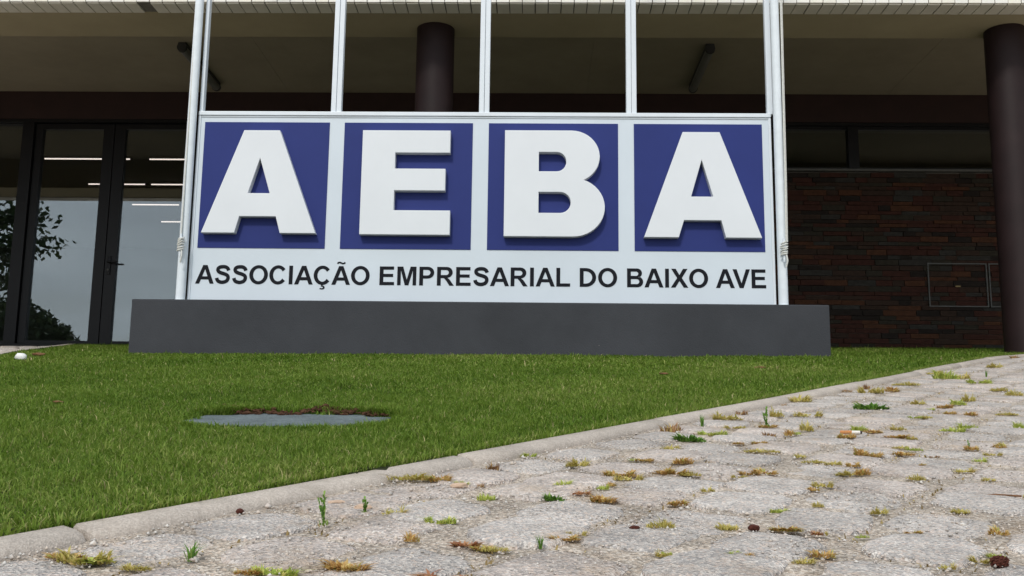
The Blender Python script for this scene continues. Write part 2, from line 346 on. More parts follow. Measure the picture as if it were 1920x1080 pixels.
for (y0, y1, dens, hh, ww, ns) in ((.6, 1.0, 9000, .022, .0032, 2), (1.0, 2.4, 66000, .0195, .0018, 2), (2.4, 3.6, 42000, .020, .0023, 2), (3.6, 5.2, 20000, .022, .0033, 2), (5.2, 7.4, 10000, .024, .006, 2), (7.4, 11.5, 4600, .026, .010, 1)):
    xa, xb = float(left_x(y1)) - .1, K0.x + (y1 - K0.y) * KD.x / KD.y + .1
    n = int((xb - xa) * (y1 - y0) * dens)
    x = nrg.uniform(xa, xb, n); y = nrg.uniform(y0, y1, n)
    inview = (np.abs(x) < .575 * y + .15)
    ok = in_lawn(x, y) & (lid_d(x, y) > 1.0) & (inview | (nrg.random(n) < .22))
    x, y = x[ok], y[ok]; n = len(x)
    z = hz(x, y) + .006 + .006 * wob(x, y, 1.3, 2.) + .004 * wob(x, y, 4., .4)
    clump = wob(x, y, 7., 3.) * .5 + wob(x, y, 17., 1.) * .5
    h = hh * (1 + .25 * clump + nrg.normal(0, .22, n)); edge = side(x, y) > -KW - .05
    tall = nrg.random(n) < .012; h = np.where(tall, h * 1.7, np.maximum(h, .010)); h = np.where(edge, h * .82, h)
    tint = .45 + .14 * wob(x, y, 1.1, 5.) + .10 * wob(x, y, .5, 1.3) + .13 * clump + nrg.normal(0, .17, n) + np.where(edge, .08, 0)
    tint = np.where(nrg.random(n) < .03, nrg.uniform(.85, 1, n), np.clip(tint, 0, .9))
    lean = np.abs(nrg.normal(.85, .45, n)); w = ww * nrg.uniform(.65, 1.3, n)
    parts.append(blades(np.stack([x, y, z], 1), h, w, tint, lean, ns))
# fringe hanging over the cover
a = nrg.uniform(0, 2 * np.pi, 5200); q = nrg.uniform(.97, 1.10, 5200)
x = LID[0] + LID[2] * 1.02 * q * np.sign(np.cos(a)) * np.abs(np.cos(a)) ** .66; y = LID[1] + LID[3] * 1.02 * q * np.sign(np.sin(a)) * np.abs(np.sin(a)) ** .66
z = hz(x, y) + .004
parts.append(blades(np.stack([x, y, z], 1), nrg.uniform(.012, .030, 5200) * (1 + .5 * (y > LID[1] + .1)), nrg.uniform(.002, .0034, 5200), nrg.normal(.5, .15, 5200), np.abs(nrg.normal(.8, .4, 5200)), 2))
# ragged line along the kerb
t = nrg.uniform(-.9, 10, 9000) ; q = -KW - .004 - np.abs(nrg.normal(0, .012, 9000))
x = K0.x + KD.x * t + KN.x * q; y = K0.y + KD.y * t + KN.y * q
parts.append(blades(np.stack([x, y, hz(x, y) + .006], 1), nrg.uniform(.014, .034, 9000), nrg.uniform(.0022, .004, 9000), nrg.normal(.62, .14, 9000), np.abs(nrg.normal(.7, .4, 9000)), 2))
V, T, A = cat(parts)
gr = link('grass', tri_mesh('grass', V, T, A), M['grass'])
tag(gr, 'short mown green grass covering the sloping lawn', 'grass', kind='stuff')

# kerbs: each stone its own piece
def kerb(name, p0, d, nrm, joints, label, w=KW, h=KH, deep=.09):
    """p0 paving side line, d along, nrm towards the paving"""
    root = empty(name, (p0[0], p0[1], gz(p0[0], p0[1]))); tag(root, label, 'kerb', kind='structure')
    prof = [(-w, -deep), (-w, h * .93), (-w + .004, h), (-.022, h * .98), (-.012, h * .84), (-.005, h * .55), (-.001, h * .15), (0, -deep)]
    for a, b in zip(joints, joints[1:]):
        a2, b2 = a + .004, b - .004; n = max(3, int((b2 - a2) / .16)); V = []; F = []
        st = [a2 + .0] + [a2 + .006] + [a2 + (b2 - a2) * i / n for i in range(1, n)] + [b2 - .006, b2]
        sk = rng.uniform(-.0025, .0025); tl = rng.uniform(-.002, .002)
        for i, t in enumerate(st):
            ins = .0035 if i in (0, len(st) - 1) else 0
            for (u, v) in prof:
                uu_ = u + (ins if u < -w * .5 else -ins) + sk; vv = v - (ins if v > 0 else 0) + tl
                x = p0[0] + d[0] * t + nrm[0] * uu_; y = p0[1] + d[1] * t + nrm[1] * uu_
                V.append((x - p0[0], y - p0[1], gz(x, y) + vv - gz(*p0) + .0006 * math.sin(t * 37 + u * 90)))
        m = len(prof)
        for i in range(len(st) - 1):
            for k in range(m - 1): F.append((i * m + k, (i + 1) * m + k, (i + 1) * m + k + 1, i * m + k + 1))
        F.append(tuple(range(m - 1, -1, -1))[::-1]); F.append(tuple((len(st) - 1) * m + k for k in range(m))[::-1])
        me = mesh('kerb_stone', V, F, True)
        try: me.set_sharp_from_angle(angle=R(50))
        except Exception: pass
        link('kerb_stone', me, M['concrete'], root)
    return root
kerb('kerb', (K0.x, K0.y), KD, KN, [-1.0, 0.0, .83, 1.70, 2.66, 3.6, 4.55, 5.5, 6.45, 7.4, 8.35, 9.3, 10.25, 11.2],
     'pale concrete kerb running diagonally between the lawn and the stone paving')
d2 = Vector((LK[2][0] - LK[1][0], LK[2][1] - LK[1][1])).normalized(); n2 = Vector((-d2.y, d2.x))
p2 = Vector(LK[1]) + n2 * .09
kerb('kerb', (p2.x, p2.y), d2, n2, [-5.4, -4.4, -3.4, -2.4, -1.4, -.4, .6, 1.6, 2.6, 3.6, 4.6, 5.17], 'pale concrete kerb on the far left edge of the lawn, running to the doors', w=.09, h=.03)
kerb('kerb', (LK[2][0] - .05, 11.13), (1, 0), (0, 1), [0, .9, 1.8, 2.7, 3.55], 'thin concrete kerb along the foot of the glass doors', w=.06, h=.02)

def merge(name, items, mat, parent=None):
    V, F, k = [], [], 0
    for me, mt in items:
        co = np.empty(len(me.vertices) * 3); me.vertices.foreach_get('co', co); co = np.c_[co.reshape(-1, 3), np.ones(len(me.vertices))]
        V.append((co @ np.array(mt).T)[:, :3]); F += [tuple(i + k for i in p.vertices) for p in me.polygons]; k += len(co)
    return link(name, mesh(name, np.concatenate(V).tolist(), F, True), mat, parent)
# stone paving: irregular pieces, the ones in view each their own object
def paver_mesh(k, sx, sy):
    r = random.Random(100 + k); n = 16; V = []; F = []
    ring = []
    for i in range(n):
        a = 2 * math.pi * i / n + r.uniform(-.09, .09); ca, sa = math.cos(a), math.sin(a)
        q = 1 / (abs(ca) ** 5 + abs(sa) ** 5) ** (1 / 5); q *= r.uniform(.86, 1.04); ring.append((ca * q * sx / 2, sa * q * sy / 2))
    lv = [(1.0, -.03), (1.0, -.004), (.98, .0010), (.91, .0030), (.5, .0044)]
    for (s_, z) in lv:
        for (x, y) in ring: V.append((x * s_, y * s_, z + (r.uniform(-.0012, .0012) if z > 0 else 0)))
    V.append((0, 0, .0046))
    for j in range(len(lv) - 1):
        for i in range(n): F.append((j * n + i, j * n + (i + 1) % n, (j + 1) * n + (i + 1) % n, (j + 1) * n + i))
    b = (len(lv) - 1) * n
    for i in range(n): F.append((b + i, b + (i + 1) % n, len(V) - 1))
    me = mesh('paver', V, F, True)
    me.materials.append(M['paver'] if k % 3 else M['paver_b']); return me
CU, CV = .182, .158
PV = [paver_mesh(k, CU * .985 * random.Random(k).uniform(.93, 1.0), CV * .985 * random.Random(k + 50).uniform(.92, 1.0)) for k in range(14)]
pav = empty('paving', (K0.x, K0.y, gz(K0.x, K0.y))); tag(pav, 'weathered pale stone paving with weeds in its joints', 'paving', kind='structure')
base = Vector(pav.location); spots = []
for iv in range(0, 48):
    for iu in range(-7, 72):
        u = (iu + .5 * (iv % 2)) * CU + rng.uniform(-.035, .035); v = .010 + (iv + .5) * CV + (rng.uniform(-.014, .014) if iv else 0)
        x = K0.x + KD.x * u + KN.x * v; y = K0.y + KD.y * u + KN.y * v
        if y < .55 or y > 11.2 or x > .62 * y + 1.2: continue
        yaw_ = math.atan2(KD.y, KD.x) + rng.uniform(-.13, .13) + (math.pi if rng.random() < .5 else 0)
        vis = abs(x - .02) < .56 * y + .14 and y > 1.0
        spots.append((vis, x * x + y * y, x, y, yaw_, rng.randrange(14), rng.uniform(-.02, .02), rng.uniform(-.02, .02), rng.uniform(-.002, .0025), rng.uniform(.93, 1.04), rng.uniform(.93, 1.04)))
CELLS = np.array([(s_[2], s_[3]) for s_ in spots])
spots.sort(key=lambda s_: (not s_[0], s_[1]))
far = []
for i, (vis, _, x, y, yaw_, k, ta, tb, dz, sa, sb) in enumerate(spots):
    mt = Matrix.Translation((x, y, gz(x, y) + dz)) @ Matrix.Rotation(math.atan(.136 if y < 7 else .115), 4, 'X') @ Matrix.Rotation(ta * .6, 4, 'X') @ Matrix.Rotation(tb * .6, 4, 'Y') @ Matrix.Rotation(yaw_, 4, 'Z') @ Matrix.Diagonal((sa, sb, 1, 1))
    if i < 300 and vis:
        o = link('paver', PV[k], None, pav); o.matrix_parent_inverse = Matrix.Translation(-base);
        o.matrix_basis = mt
    else:
        far.append((PV[k], Matrix.Translation(-base) @ mt))
if far: tag(merge('paver_field', far, M['paver'], pav), kind='stuff')
# the bit of paving left of the lawn, in front of the doors
fl = []
for iy in range(0, 30):
    for ix in range(-12, 26):
        x = -6.9 + ix * .2 + .1 * (iy % 2); y = 5.4 + iy * .19
        lim = left_x(np.array(y)) - .10 if y < 11.1 else -1.7
        if x > lim - .1 or y > 11.38 or x < -9 + 0: continue
        fl.append((PV[rng.randrange(14)], Matrix.Translation((x, y, gz(x, y) + rng.uniform(-.002, .003))) @ Matrix.Rotation(math.atan(.118), 4, 'X') @ Matrix.Rotation(rng.uniform(-.06, .06), 4, 'Z')))
o = merge('side_paving', fl, M['paver']); tag(o, 'patch of stone paving left of the lawn before the doors', 'paving', kind='structure')

# loose grit on the paving
def scatter_grit(n, seed):
    r = np.random.default_rng(seed)
    t = r.uniform(-.5, 6.5, n * 3); q = np.abs(r.uniform(.0, 2.2, n * 3))
    x = K0.x + KD.x * t + KN.x * q; y = K0.y + KD.y * t + KN.y * q
    keep = (y > .95) & (np.abs(x) < .58 * y + .1) & (r.random(n * 3) < np.clip(2.0 / np.maximum(y, .5) ** 1.3, 0, 1)) & ((wob(x, y, 6., 4.) + r.normal(0, .5, n * 3)) > -.25)
    x, y = x[keep][:n], y[keep][:n]; n = len(x); q = side(x, y)
    s_ = np.exp(r.normal(-6.45, .42, n)); s_ = np.where(q < .06, s_ * 1.25, s_)
    z = hz(x, y) + .0038 + .002 * wob(x, y, 9.)
    oct_ = np.array([(1, 0, 0), (-1, 0, 0), (0, 1, 0), (0, -1, 0), (0, 0, .75), (0, 0, -.7)], float)
    fc = np.array([(0, 2, 4), (2, 1, 4), (1, 3, 4), (3, 0, 4), (2, 0, 5), (1, 2, 5), (3, 1, 5), (0, 3, 5)])
    a = r.uniform(0, 6.28, n); ca, sa = np.cos(a)[:, None], np.sin(a)[:, None]
    O = oct_[None] * (1 + r.normal(0, .25, (n, 6, 3))) * s_[:, None, None]
    X = O[..., 0] * ca - O[..., 1] * sa; Y = O[..., 0] * sa + O[..., 1] * ca
    V = np.stack([X + x[:, None], Y + y[:, None], O[..., 2] + z[:, None]], -1).reshape(-1, 3)
    T = (fc[None] + (np.arange(n) * 6)[:, None, None]).reshape(-1, 3)
    return tri_mesh('gravel', V, T, None)
o = link('gravel', scatter_grit(52000, 5), M['grit']); tag(o, 'fine pale grit lying loose over the stone paving', 'gravel', kind='stuff')

# how near a point lies to the middle of a joint (0 = on it)
def joint(x, y):
    x = np.atleast_1d(x); y = np.atleast_1d(y); out = np.empty(len(x))
    for i in range(0, len(x), 4000):
        dx = x[i:i + 4000, None] - CELLS[None, :, 0]; dy = y[i:i + 4000, None] - CELLS[None, :, 1]
        u = np.abs(dx * KD.x + dy * KD.y) / CU; v = np.abs(dx * KN.x + dy * KN.y) / CV
        d = np.sort(np.maximum(u, v), 1)[:, :2]; out[i:i + 4000] = d[:, 1] - d[:, 0]
    return out
n = 60000; t = nrg.uniform(-.4, 7.5, n); q = nrg.uniform(.004, 1.9, n); x = K0.x + KD.x * t + KN.x * q; y = K0.y + KD.y * t + KN.y * q
ok = (np.abs(x) < .56 * y + .1) & (y > 1.0) & (wob(x, y, 5., 7.) + nrg.normal(0, .25, n) > .30); x, y = x[ok], y[ok]
ok = joint(x, y) < .085; x, y = x[ok], y[ok]; n = len(x)
V, T, A = blades(np.stack([x, y, hz(x, y) + .0005], 1), nrg.uniform(.003, .0085, n), nrg.uniform(.002, .0042, n), np.clip(nrg.normal(.5, .3, n), 0, 1), np.abs(nrg.normal(1.1, .5, n)), 2)
o = link('moss', tri_mesh('moss', V, T, A), M['moss']); tag(o, 'thin brownish moss in lines along the paving joints', 'moss', kind='stuff')

# ------------------------------------------------------------------ building
YB = 11.5                    # plane of doors and back wall
ZS, ZB = 4.20, 3.758         # soffit, underside of the edge beam
YF, YI = 8.012, 8.743        # beam front / inner face
XL, XR = -15.0, 13.0
bld = empty('office_building', (0, YB, gz(0, YB)))
B0 = Vector(bld.location)
def bpart(name, mb, mat, parent=bld, smooth=False):
    bmesh.ops.translate(mb.bm, verts=mb.bm.verts, vec=-B0); return mb.build(name, mat, parent, smooth)
tag(bld, 'dark modern office building with a deep tiled canopy over glass doors', 'building')
bpart('canopy_slab', MB().box(XL, XR, YI - .01, YB + .35, ZS + .012, ZS + .25), M['soffit'])
for k_ in range(8): bpart('soffit_panel', MB().box(max(XL, -13.62 + 3.55 * (k_ - 1) + .0015), min(XR, -13.62 + 3.55 * k_ - .0015), YI - .012, YB + .35, ZS, ZS + .011), M['soffit'])
beam = bpart('canopy_beam', MB().box(XL, XR, YF, YI, ZB, 5.6), M['beam'])
bpart('roof', MB().box(XL, XR, YI + .002, 20.2, 5.3, 5.5), M['beam'])
# tiles on the face and the front of the underside of the beam
TP = .110
tile_f = MB().box(-TP / 2 + .003, TP / 2 - .003, -.012, .004, 0, .198, .0015); tf = bpy.data.meshes.new('tile'); tile_f.bm.to_mesh(tf); tile_f.bm.free(); tf.materials.append(M['tile'])
tf2 = tf.copy(); tf2.materials.clear(); tf2.materials.append(M['tile_b'])
tile_u = MB().box(-TP / 2 + .0045, TP / 2 - .0045, 0, .188, -.012, .004, .0015); tu = bpy.data.meshes.new('tile'); tile_u.bm.to_mesh(tu); tile_u.bm.free(); tu.materials.append(M['tile_b'])
bpart('grout_bed', MB().box(XL, XR, YF - .004, YF + .002, ZB + .0, 5.58), M['grout'], beam)
bpart('grout_bed', MB().box(XL, XR, YF - .003, YF + .19, ZB - .004, ZB + .002), M['grout'], beam)
rest = []
for i in range(-128, 112):
    x = i * TP + .03
    if not (XL + .1 < x < XR - .1): continue
    vis = -5.6 < x < 5.5
    for kind in ('f', 'u'):
        if kind == 'u' and abs(x + 3.40) < .058: continue           # one tile has fallen off
        if kind == 'u' and vis or kind == 'f' and vis:
            me = tu if kind == 'u' else (tf if rng.random() < .6 else tf2)
            o = link('tile', me, None, beam)
            o.location = Vector((x + rng.uniform(-.0012, .0012), YF - .004 + rng.uniform(-.0015, .0008), ZB - .006 + rng.uniform(-.0015, .001))) - B0 if kind == 'f' else \
                         Vector((x + rng.uniform(-.0015, .0015), YF + .002, ZB - .002 + rng.uniform(-.002, .0005))) - B0
            o.rotation_euler = (0, rng.uniform(-.006, .006), 0)
        elif kind == 'f': rest.append((x - TP / 2 + .003, x + TP / 2 - .003, YF - .016, YF, ZB - .006, ZB + .192))
        else: rest.append((x - TP / 2 + .0045, x + TP / 2 - .0045, YF + .002, YF + .19, ZB - .014, ZB + .002))
    for r_ in range(1, 9): rest.append((x - TP / 2 + .003, x + TP / 2 - .003, YF - .016, YF, ZB + .002 + r_ * .204 - .006, ZB + .2 + r_ * .204 - .006))
tag(boxes('tile_field', rest, M['tile'], beam, off=B0), kind='stuff')
# columns
for cx in (-11.15, -.925, 4.165, 9.3):
    mb = MB().cyl((cx, 8.575, gz(cx, 8.575) - .1), (cx, 8.575, ZB - .002), .170, .170, 48)
    bpart('column', mb, M['column'], smooth=True)
# lintel band, shell of the room
bpart('lintel', MB().box(XL, XR, YB - .10, YB + .30, 3.86, ZS - .002), M['lintel'])
bpart('lintel_trim', MB().box(XL, XR, YB - .085, YB + .2, 3.822, 3.858), M['alu'])
bpart('side_light_blocker', MB().box(XL - .3, XL, YF, 20.2, -.5, 5.6), M['lintel'])  # unseen end walls, added to keep side light out from under the canopy
bpart('side_light_blocker', MB().box(XR, XR + .3, YF, 20.2, -.5, 5.6), M['lintel'])
fz = gz(-5, YB) - .005
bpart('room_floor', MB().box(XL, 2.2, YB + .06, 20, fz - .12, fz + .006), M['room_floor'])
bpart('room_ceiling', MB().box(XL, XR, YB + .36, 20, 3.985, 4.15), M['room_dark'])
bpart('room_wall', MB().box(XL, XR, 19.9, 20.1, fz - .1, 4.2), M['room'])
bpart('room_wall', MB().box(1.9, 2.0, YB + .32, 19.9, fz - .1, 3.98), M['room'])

# glazing left: mullions, fixed panes and a pair of tall doors
ZD = gz(-5, YB) - .01
bpart('door_sill', MB().box(-9.2, 1.3, YB - .10, YB + .12, ZD - .25, ZD + .022, .004), M['alu'])
bpart('mullion', MB().box(-6.17, -6.03, YB - .07, YB + .09, ZD + .022, 3.822, .004), M['alu'])
bpart('mullion', MB().box(-4.10, -3.96, YB - .07, YB + .09, ZD + .022, 3.822, .004), M['alu'])
for a, b in ((-7.75, -7.63), (-2.45, -2.33), (-.9, -.78), (.65, .77)):
    bpart('mullion', MB().box(a, b, YB - .06, YB + .08, ZD + .022, 3.822, .004), M['alu'])
def fixed(a, b, z0=ZD + .022, z1=3.822, fr=.035):
    w = bpart('window', MB().box(a, b, YB - .03, YB + .03, z0, z0 + fr).box(a, b, YB - .03, YB + .03, z1 - fr * .3, z1).box(a, a + fr * .3, YB - .03, YB + .03, z0 + fr, z1 - fr * .3).box(b - fr * .3, b, YB - .03, YB + .03, z0 + fr, z1 - fr * .3), M['alu'])
    bpart('pane', MB().box(a + .012, b - .012, YB - .004, YB + .004, z0 + fr * .9, z1 - fr * .25), M['glass'], w)
for a, b in ((-9.2, -7.755), (-7.625, -6.175), (-3.955, -2.455), (-2.325, -.905), (-.775, .645)): fixed(a, b)
for a, b, hs in ((-6.022, -5.07, 1), (-5.06, -4.108, -1)):
    z0, z1, st, sm = ZD + .03, 3.812, .088, .128
    la, lb = (st, sm) if hs > 0 else (sm, st)
    d = bpart('door', MB().box(a, a + la, YB - .035, YB + .035, z0, z1, .003).box(b - lb, b, YB - .035, YB + .035, z0, z1, .003).box(a + la, b - lb, YB - .033, YB + .033, z0, z0 + .035).box(a + la, b - lb, YB - .033, YB + .033, 3.752, z1), M['alu'])
    bpart('pane', MB().box(a + la - .01, b - lb + .01, YB - .004, YB + .004, z0 + .03, 3.76), M['glass'], d)
    hx = b - .05 if hs > 0 else a + .05
    if hs < 0:
        hm = MB().box(hx - .02, hx + .02, YB - .05, YB - .034, 1.98, 2.2, .004).cyl((hx, YB - .05, 2.125), (hx, YB - .095, 2.125), .011).cyl((hx - .005, YB - .09, 2.125), (hx + .12, YB - .09, 2.125), .011)
        bpart('door_handle', hm, M['alu'], d, True)
        bpart('lock_cylinder', MB().cyl((hx, YB - .052, 2.035), (hx, YB - .062, 2.035), .012), M['steel'], d, True)
# right: clerestory window strip over a wall of thin bricks
for a, b in ((2.2, 3.66), (3.78, 6.2), (6.32, 8.8)):
    w = bpart('clerestory_window', MB().box(a, b, YB - .03, YB + .03, 3.30, 3.33).box(a, b, YB - .03, YB + .03, 3.79, 3.822), M['alu'])
    bpart('pane', MB().box(a, b, YB - .004, YB + .004, 3.325, 3.80), M['glass'], w)
for a, b in ((2.08, 2.2), (3.66, 3.78), (6.2, 6.32), (8.8, 8.92)): bpart('mullion', MB().box(a, b, YB - .05, YB + .06, 3.30, 3.822), M['alu'])
bpart('window_sill', MB().box(1.3, XR, YB - .085, YB + .1, 3.274, 3.30, .003), M['steel'])
wall = bpart('brick_wall', MB().box(1.3, XR, YB - .015, YB + .25, -.2, 3.274), M['grout'])
BM = {}
def brick_me(k, L, H):
    key = (k, L, H)
    if key not in BM:
        m = MB().box(-L / 2, L / 2, -.02, .022, -H / 2, H / 2); r = random.Random(hash(key) % 9999)
        for v in m.bm.verts:
            if v.co.y < 0: v.co.y += r.uniform(-.004, .004); v.co.x += r.uniform(-.002, .002); v.co.z += r.uniform(-.0015, .0015)
        me = bpy.data.meshes.new('brick'); m.bm.to_mesh(me); m.bm.free(); me.materials.append(BR[k]); BM[key] = me
    return BM[key]
HATCH = [(4.50, 5.175), (5.195, 5.87)]; HZ0, HZ1 = 1.683, 2.192
pos = []
z = .55
while z < 3.26:
    H = rng.choice((.045, .052, .06, .068)); H = min(H, 3.270 - z)
    if H < .02: break
    x = 1.32 - rng.uniform(0, .2)
    while x < 12.9:
        L = rng.choice((.14, .19, .23, .27, .32, .38)); pos.append((x, min(x + L, 12.95), z, z + H)); x += L
    z += H
wb = [0.30, .26, .14, .10, .12, .08]
ind = []; oth = []
for (a, b, z0, z1) in pos:
    cx, cz = (a + b) / 2, (z0 + z1) / 2
    if cz < gz(cx, YB) - .06: continue
    vis = 2.85 < b and a < 5.62 and z1 > gz(cx, YB) - .02
    (ind if vis else oth).append((a, b, z0, z1))
ind.sort(key=lambda q: -(q[1] - q[0]) * (q[3] - q[2]))
for q in ind[:300]:
    a, b, z0, z1 = q; L = round(b - a - .005, 3); H = round(z1 - z0 - .005, 3); k = rng.choices(range(6), wb)[0]
    o = link('brick', brick_me(k, L, H), None, wall)
    o.location = Vector(((a + b) / 2, YB - .014 + rng.uniform(-.012, .004), (z0 + z1) / 2)) - B0
bf = []
for (a, b, z0, z1) in ind[300:] + oth:
    dy = rng.uniform(-.012, .004); bf.append((a + .0025, b - .0025, YB - .036 + dy, YB - .012, z0 + .0025, z1 - .0025, rng.choices(range(6), wb)[0]))
tag(boxes('brick_field', bf, None, wall, BR, B0), kind='stuff')
for a, b in HATCH:
    t, y0, y1 = .013, YB - .056, YB - .02
    h = bpart('access_hatch', MB().box(a, b, y0, y1, HZ1 - t, HZ1).box(a, b, y0, y1, HZ0, HZ0 + t).box(a, a + t, y0, y1, HZ0 + t, HZ1 - t).box(b - t, b, y0, y1, HZ0 + t, HZ1 - t), M['steel'])
    if a < 5: bpart('pull_tab', MB().box(4.81, 4.865, YB - .053, YB - .04, 1.915, 1.93, .002), paint('brass', (.30, .21, .07), .4, .2, 40), h)

# strip lights: two under the canopy, six in the dark room behind the doors
def canopy_light(x, label):
    t = empty('ceiling_light', (x, 10.5, ZS)); tag(t, label, 'ceiling light', 'strip lights under the canopy')
    MB().box(-.045, .045, -.59, .59, -.045, -.001, .012).build('housing', M['fixture'], t)
    MB().cyl((0, -.565, -.06), (0, .565, -.06), .043, .043, 24).build('cover', M['fix_cover'], t, True)
    for s_ in (-1, 1): MB().cyl((0, s_ * .565, -.058), (0, s_ * .6, -.058), .052, .048, 24).build('end_cap', M['fixture'], t, True)
canopy_light(-3.74, 'dark strip light on the canopy soffit behind the left flagpole')
canopy_light(1.79, 'dark strip light on the canopy soffit above the last letter A')
TE = emit_mat('lamp_tube', (1.0, .80, .72), 1.7)
for (a, b, y, lab) in ((-6.90, -5.66, 13.4, 'lit strip light nearest the left glass door, highest and longest line of light'), (-5.42, -4.2, 13.4, 'lit strip light seen high through the right glass door'),
                  (-6.88, -5.97, 14.75, 'lit strip light in the second row behind the left door edge'), (-5.91, -4.7, 14.75, 'lit strip light in the second row behind the right door'),
                  (-6.72, -5.9, 16.04, 'lit strip light in the third row, at the top of the reflected sky'), (-6.70, -5.6, 17.3, 'faint lit strip light in the fourth row, deepest in the room')):
    t = empty('room_light', ((a + b) / 2, y, 3.985)); tag(t, lab, 'ceiling light', 'lit strip lights in the room behind the doors')
    L = b - a
    MB().box(-L / 2, L / 2, -.03, .03, -.022, 0).build('housing', M['room_dark'], t)
    MB().cyl((-L / 2 + .02, 0, -.034), (L / 2 - .02, 0, -.034), .0095, .0095, 12).build('tube', TE, t)

# ------------------------------------------------------------------ plinth, signboard, flagpoles
PT = .999
pl = MB().box(-2.774, 1.984, 6.75, 7.35, .35, PT, .010)
bmesh.ops.subdivide_edges(pl.bm, edges=[e for e in pl.bm.edges if e.calc_length() > 1], cuts=24)
o = pl.build('plinth', M['plinth'], None, False); tag(o, 'long low dark grey rendered plinth under the white signboard', 'plinth')

sg = empty('signboard', (-.4, 7.05, PT)); S0 = Vector(sg.location)
tag(sg, 'white framed signboard with blue squares and raised white letters AEBA', 'sign')
def spart(name, mb, mat, parent=sg, smooth=False):
    bmesh.ops.translate(mb.bm, verts=mb.bm.verts, vec=-S0); return mb.build(name, mat, parent, smooth)
SX0, SX1, SZ1 = -2.478, 1.686, 2.398
spart('panel', MB().box(SX0 + .015, SX1 - .015, 7.0, 7.03, PT, SZ1), M['white_panel'])
spart('rail', MB().box(SX0, SX1, 6.985, 7.06, SZ1, SZ1 + .030, .004), M['white_metal'])
spart('trim', MB().box(SX0, SX0 + .018, 6.991, 7.05, PT, SZ1 - .001, .003), M['white_metal'])
spart('trim', MB().box(SX1 - .018, SX1, 6.991, 7.05, PT, SZ1 - .001, .003), M['white_metal'])
spart('trim', MB().box(SX0 + .0185, SX1 - .0185, 6.994, 7.0, SZ1 - .012, SZ1 - .001, .002), M['white_metal'])
ZT = 4.95
for cx in (-1.472, -.388, .684):
    spart('mullion', MB().box(cx - .037, cx - .001, 6.995, 7.05, SZ1 + .0305, ZT, .004), M['white_metal'])
    spart('mullion', MB().box(cx + .001, cx + .037, 6.999, 7.05, SZ1 + .0305, ZT, .004), M['white_metal'])
spart('mullion', MB().box(SX0, SX0 + .026, 6.999, 7.05, SZ1 + .0305, ZT, .004), M['white_metal'])
spart('mullion', MB().box(SX1 - .02, SX1 + .02, 7.005, 7.05, SZ1 + .0305, ZT, .004), M['white_metal'])
spart('rail', MB().box(SX0, SX1 + .02, 6.99, 7.055, ZT, ZT + .05, .004), M['white_metal'])
SQ = [(-2.429, -1.512), (-1.403, -.467), (-.351, .585), (.699, 1.621)]
for a, b in SQ: spart('blue_square', MB().box(a, b, 6.996, 7.0005, 1.409, 2.348, .001), M['blue'])

def letter3d(outer, holes, y0, y1, name, mat):
    """solid letter from outlines: filled front, sides, a small rounded edge"""
    bm = bmesh.new(); es = []
    for lp in [outer] + holes:
        vs_ = [bm.verts.new((x, y0, z)) for x, z in lp]
        for i in range(len(vs_)): es.append(bm.edges.new((vs_[i], vs_[(i + 1) % len(vs_)])))
    bmesh.ops.triangle_fill(bm, use_beauty=True, use_dissolve=True, edges=es, normal=(0, -1, 0))
    bmesh.ops.dissolve_limit(bm, angle_limit=.01, verts=bm.verts, edges=bm.edges)
    ext = bmesh.ops.extrude_face_region(bm, geom=bm.faces[:])
    bmesh.ops.translate(bm, verts=[v for v in ext['geom'] if isinstance(v, bmesh.types.BMVert)], vec=(0, y1 - y0, 0))
    bmesh.ops.recalc_face_normals(bm, faces=bm.faces)
    fe = [e for e in bm.edges if all(abs(v.co.y - y0) < 1e-5 for v in e.verts) and len(e.link_faces) == 2 and abs(e.link_faces[0].normal.y - e.link_faces[1].normal.y) > .5]
    bmesh.ops.bevel(bm, geom=fe, offset=.0035, segments=2, affect='EDGES', profile=.5)
    bmesh.ops.translate(bm, verts=bm.verts, vec=-S0)
    me = bpy.data.meshes.new(name); bm.to_mesh(me); bm.free(); return link(name, me, mat, sg)
def arc(cx, cz, rx, rz, a0, a1, n=14): return [(cx + rx * math.cos(R(a0 + (a1 - a0) * i / n)), cz + rz * math.sin(R(a0 + (a1 - a0) * i / n))) for i in range(n + 1)]
y0, y1 = 6.938, 6.9935
k = 6.938 / 6.9; zk = k
def Lk(pts): return [(x * k, z * k) for x, z in pts]
letter3d(Lk([(-2.378, 1.500), (-2.109, 2.256), (-1.850, 2.256), (-1.562, 1.500), (-1.816, 1.500), (-1.850, 1.620), (-2.110, 1.620), (-2.140, 1.500)]), [Lk([(-1.983, 2.048), (-2.058, 1.790), (-1.902, 1.790)])], y0, y1, 'raised_letter', M['white_letter'])
letter3d(Lk([(-1.251, 2.260), (-.620, 2.260), (-.620, 2.094), (-1.012, 2.094), (-1.012, 1.977), (-.650, 1.977), (-.650, 1.816), (-1.012, 1.816), (-1.012, 1.672), (-.611, 1.672), (-.611, 1.495), (-1.251, 1.495)]), [], y0, y1, 'raised_letter', M['white_letter'])
b_out = [(-.230, 1.489), (-.230, 2.265), (.245, 2.265)] + arc(.245, 2.073, .202, .192, 90, -52, 16)[1:] + [(.334, 1.900)] + arc(.255, 1.702, .227, .213, 62, -90, 18)
b_h1 = [(.014, 2.104), (.014, 1.963), (.142, 1.963)] + arc(.142, 2.0335, .067, .0705, -90, 90, 12)[1:]
b_h2 = [(.014, 1.811), (.014, 1.660), (.166, 1.660)] + arc(.166, 1.7355, .075, .0755, -90, 90, 12)[1:]
letter3d(Lk(b_out), [Lk(b_h1), Lk(b_h2)], y0, y1, 'raised_letter', M['white_letter'])
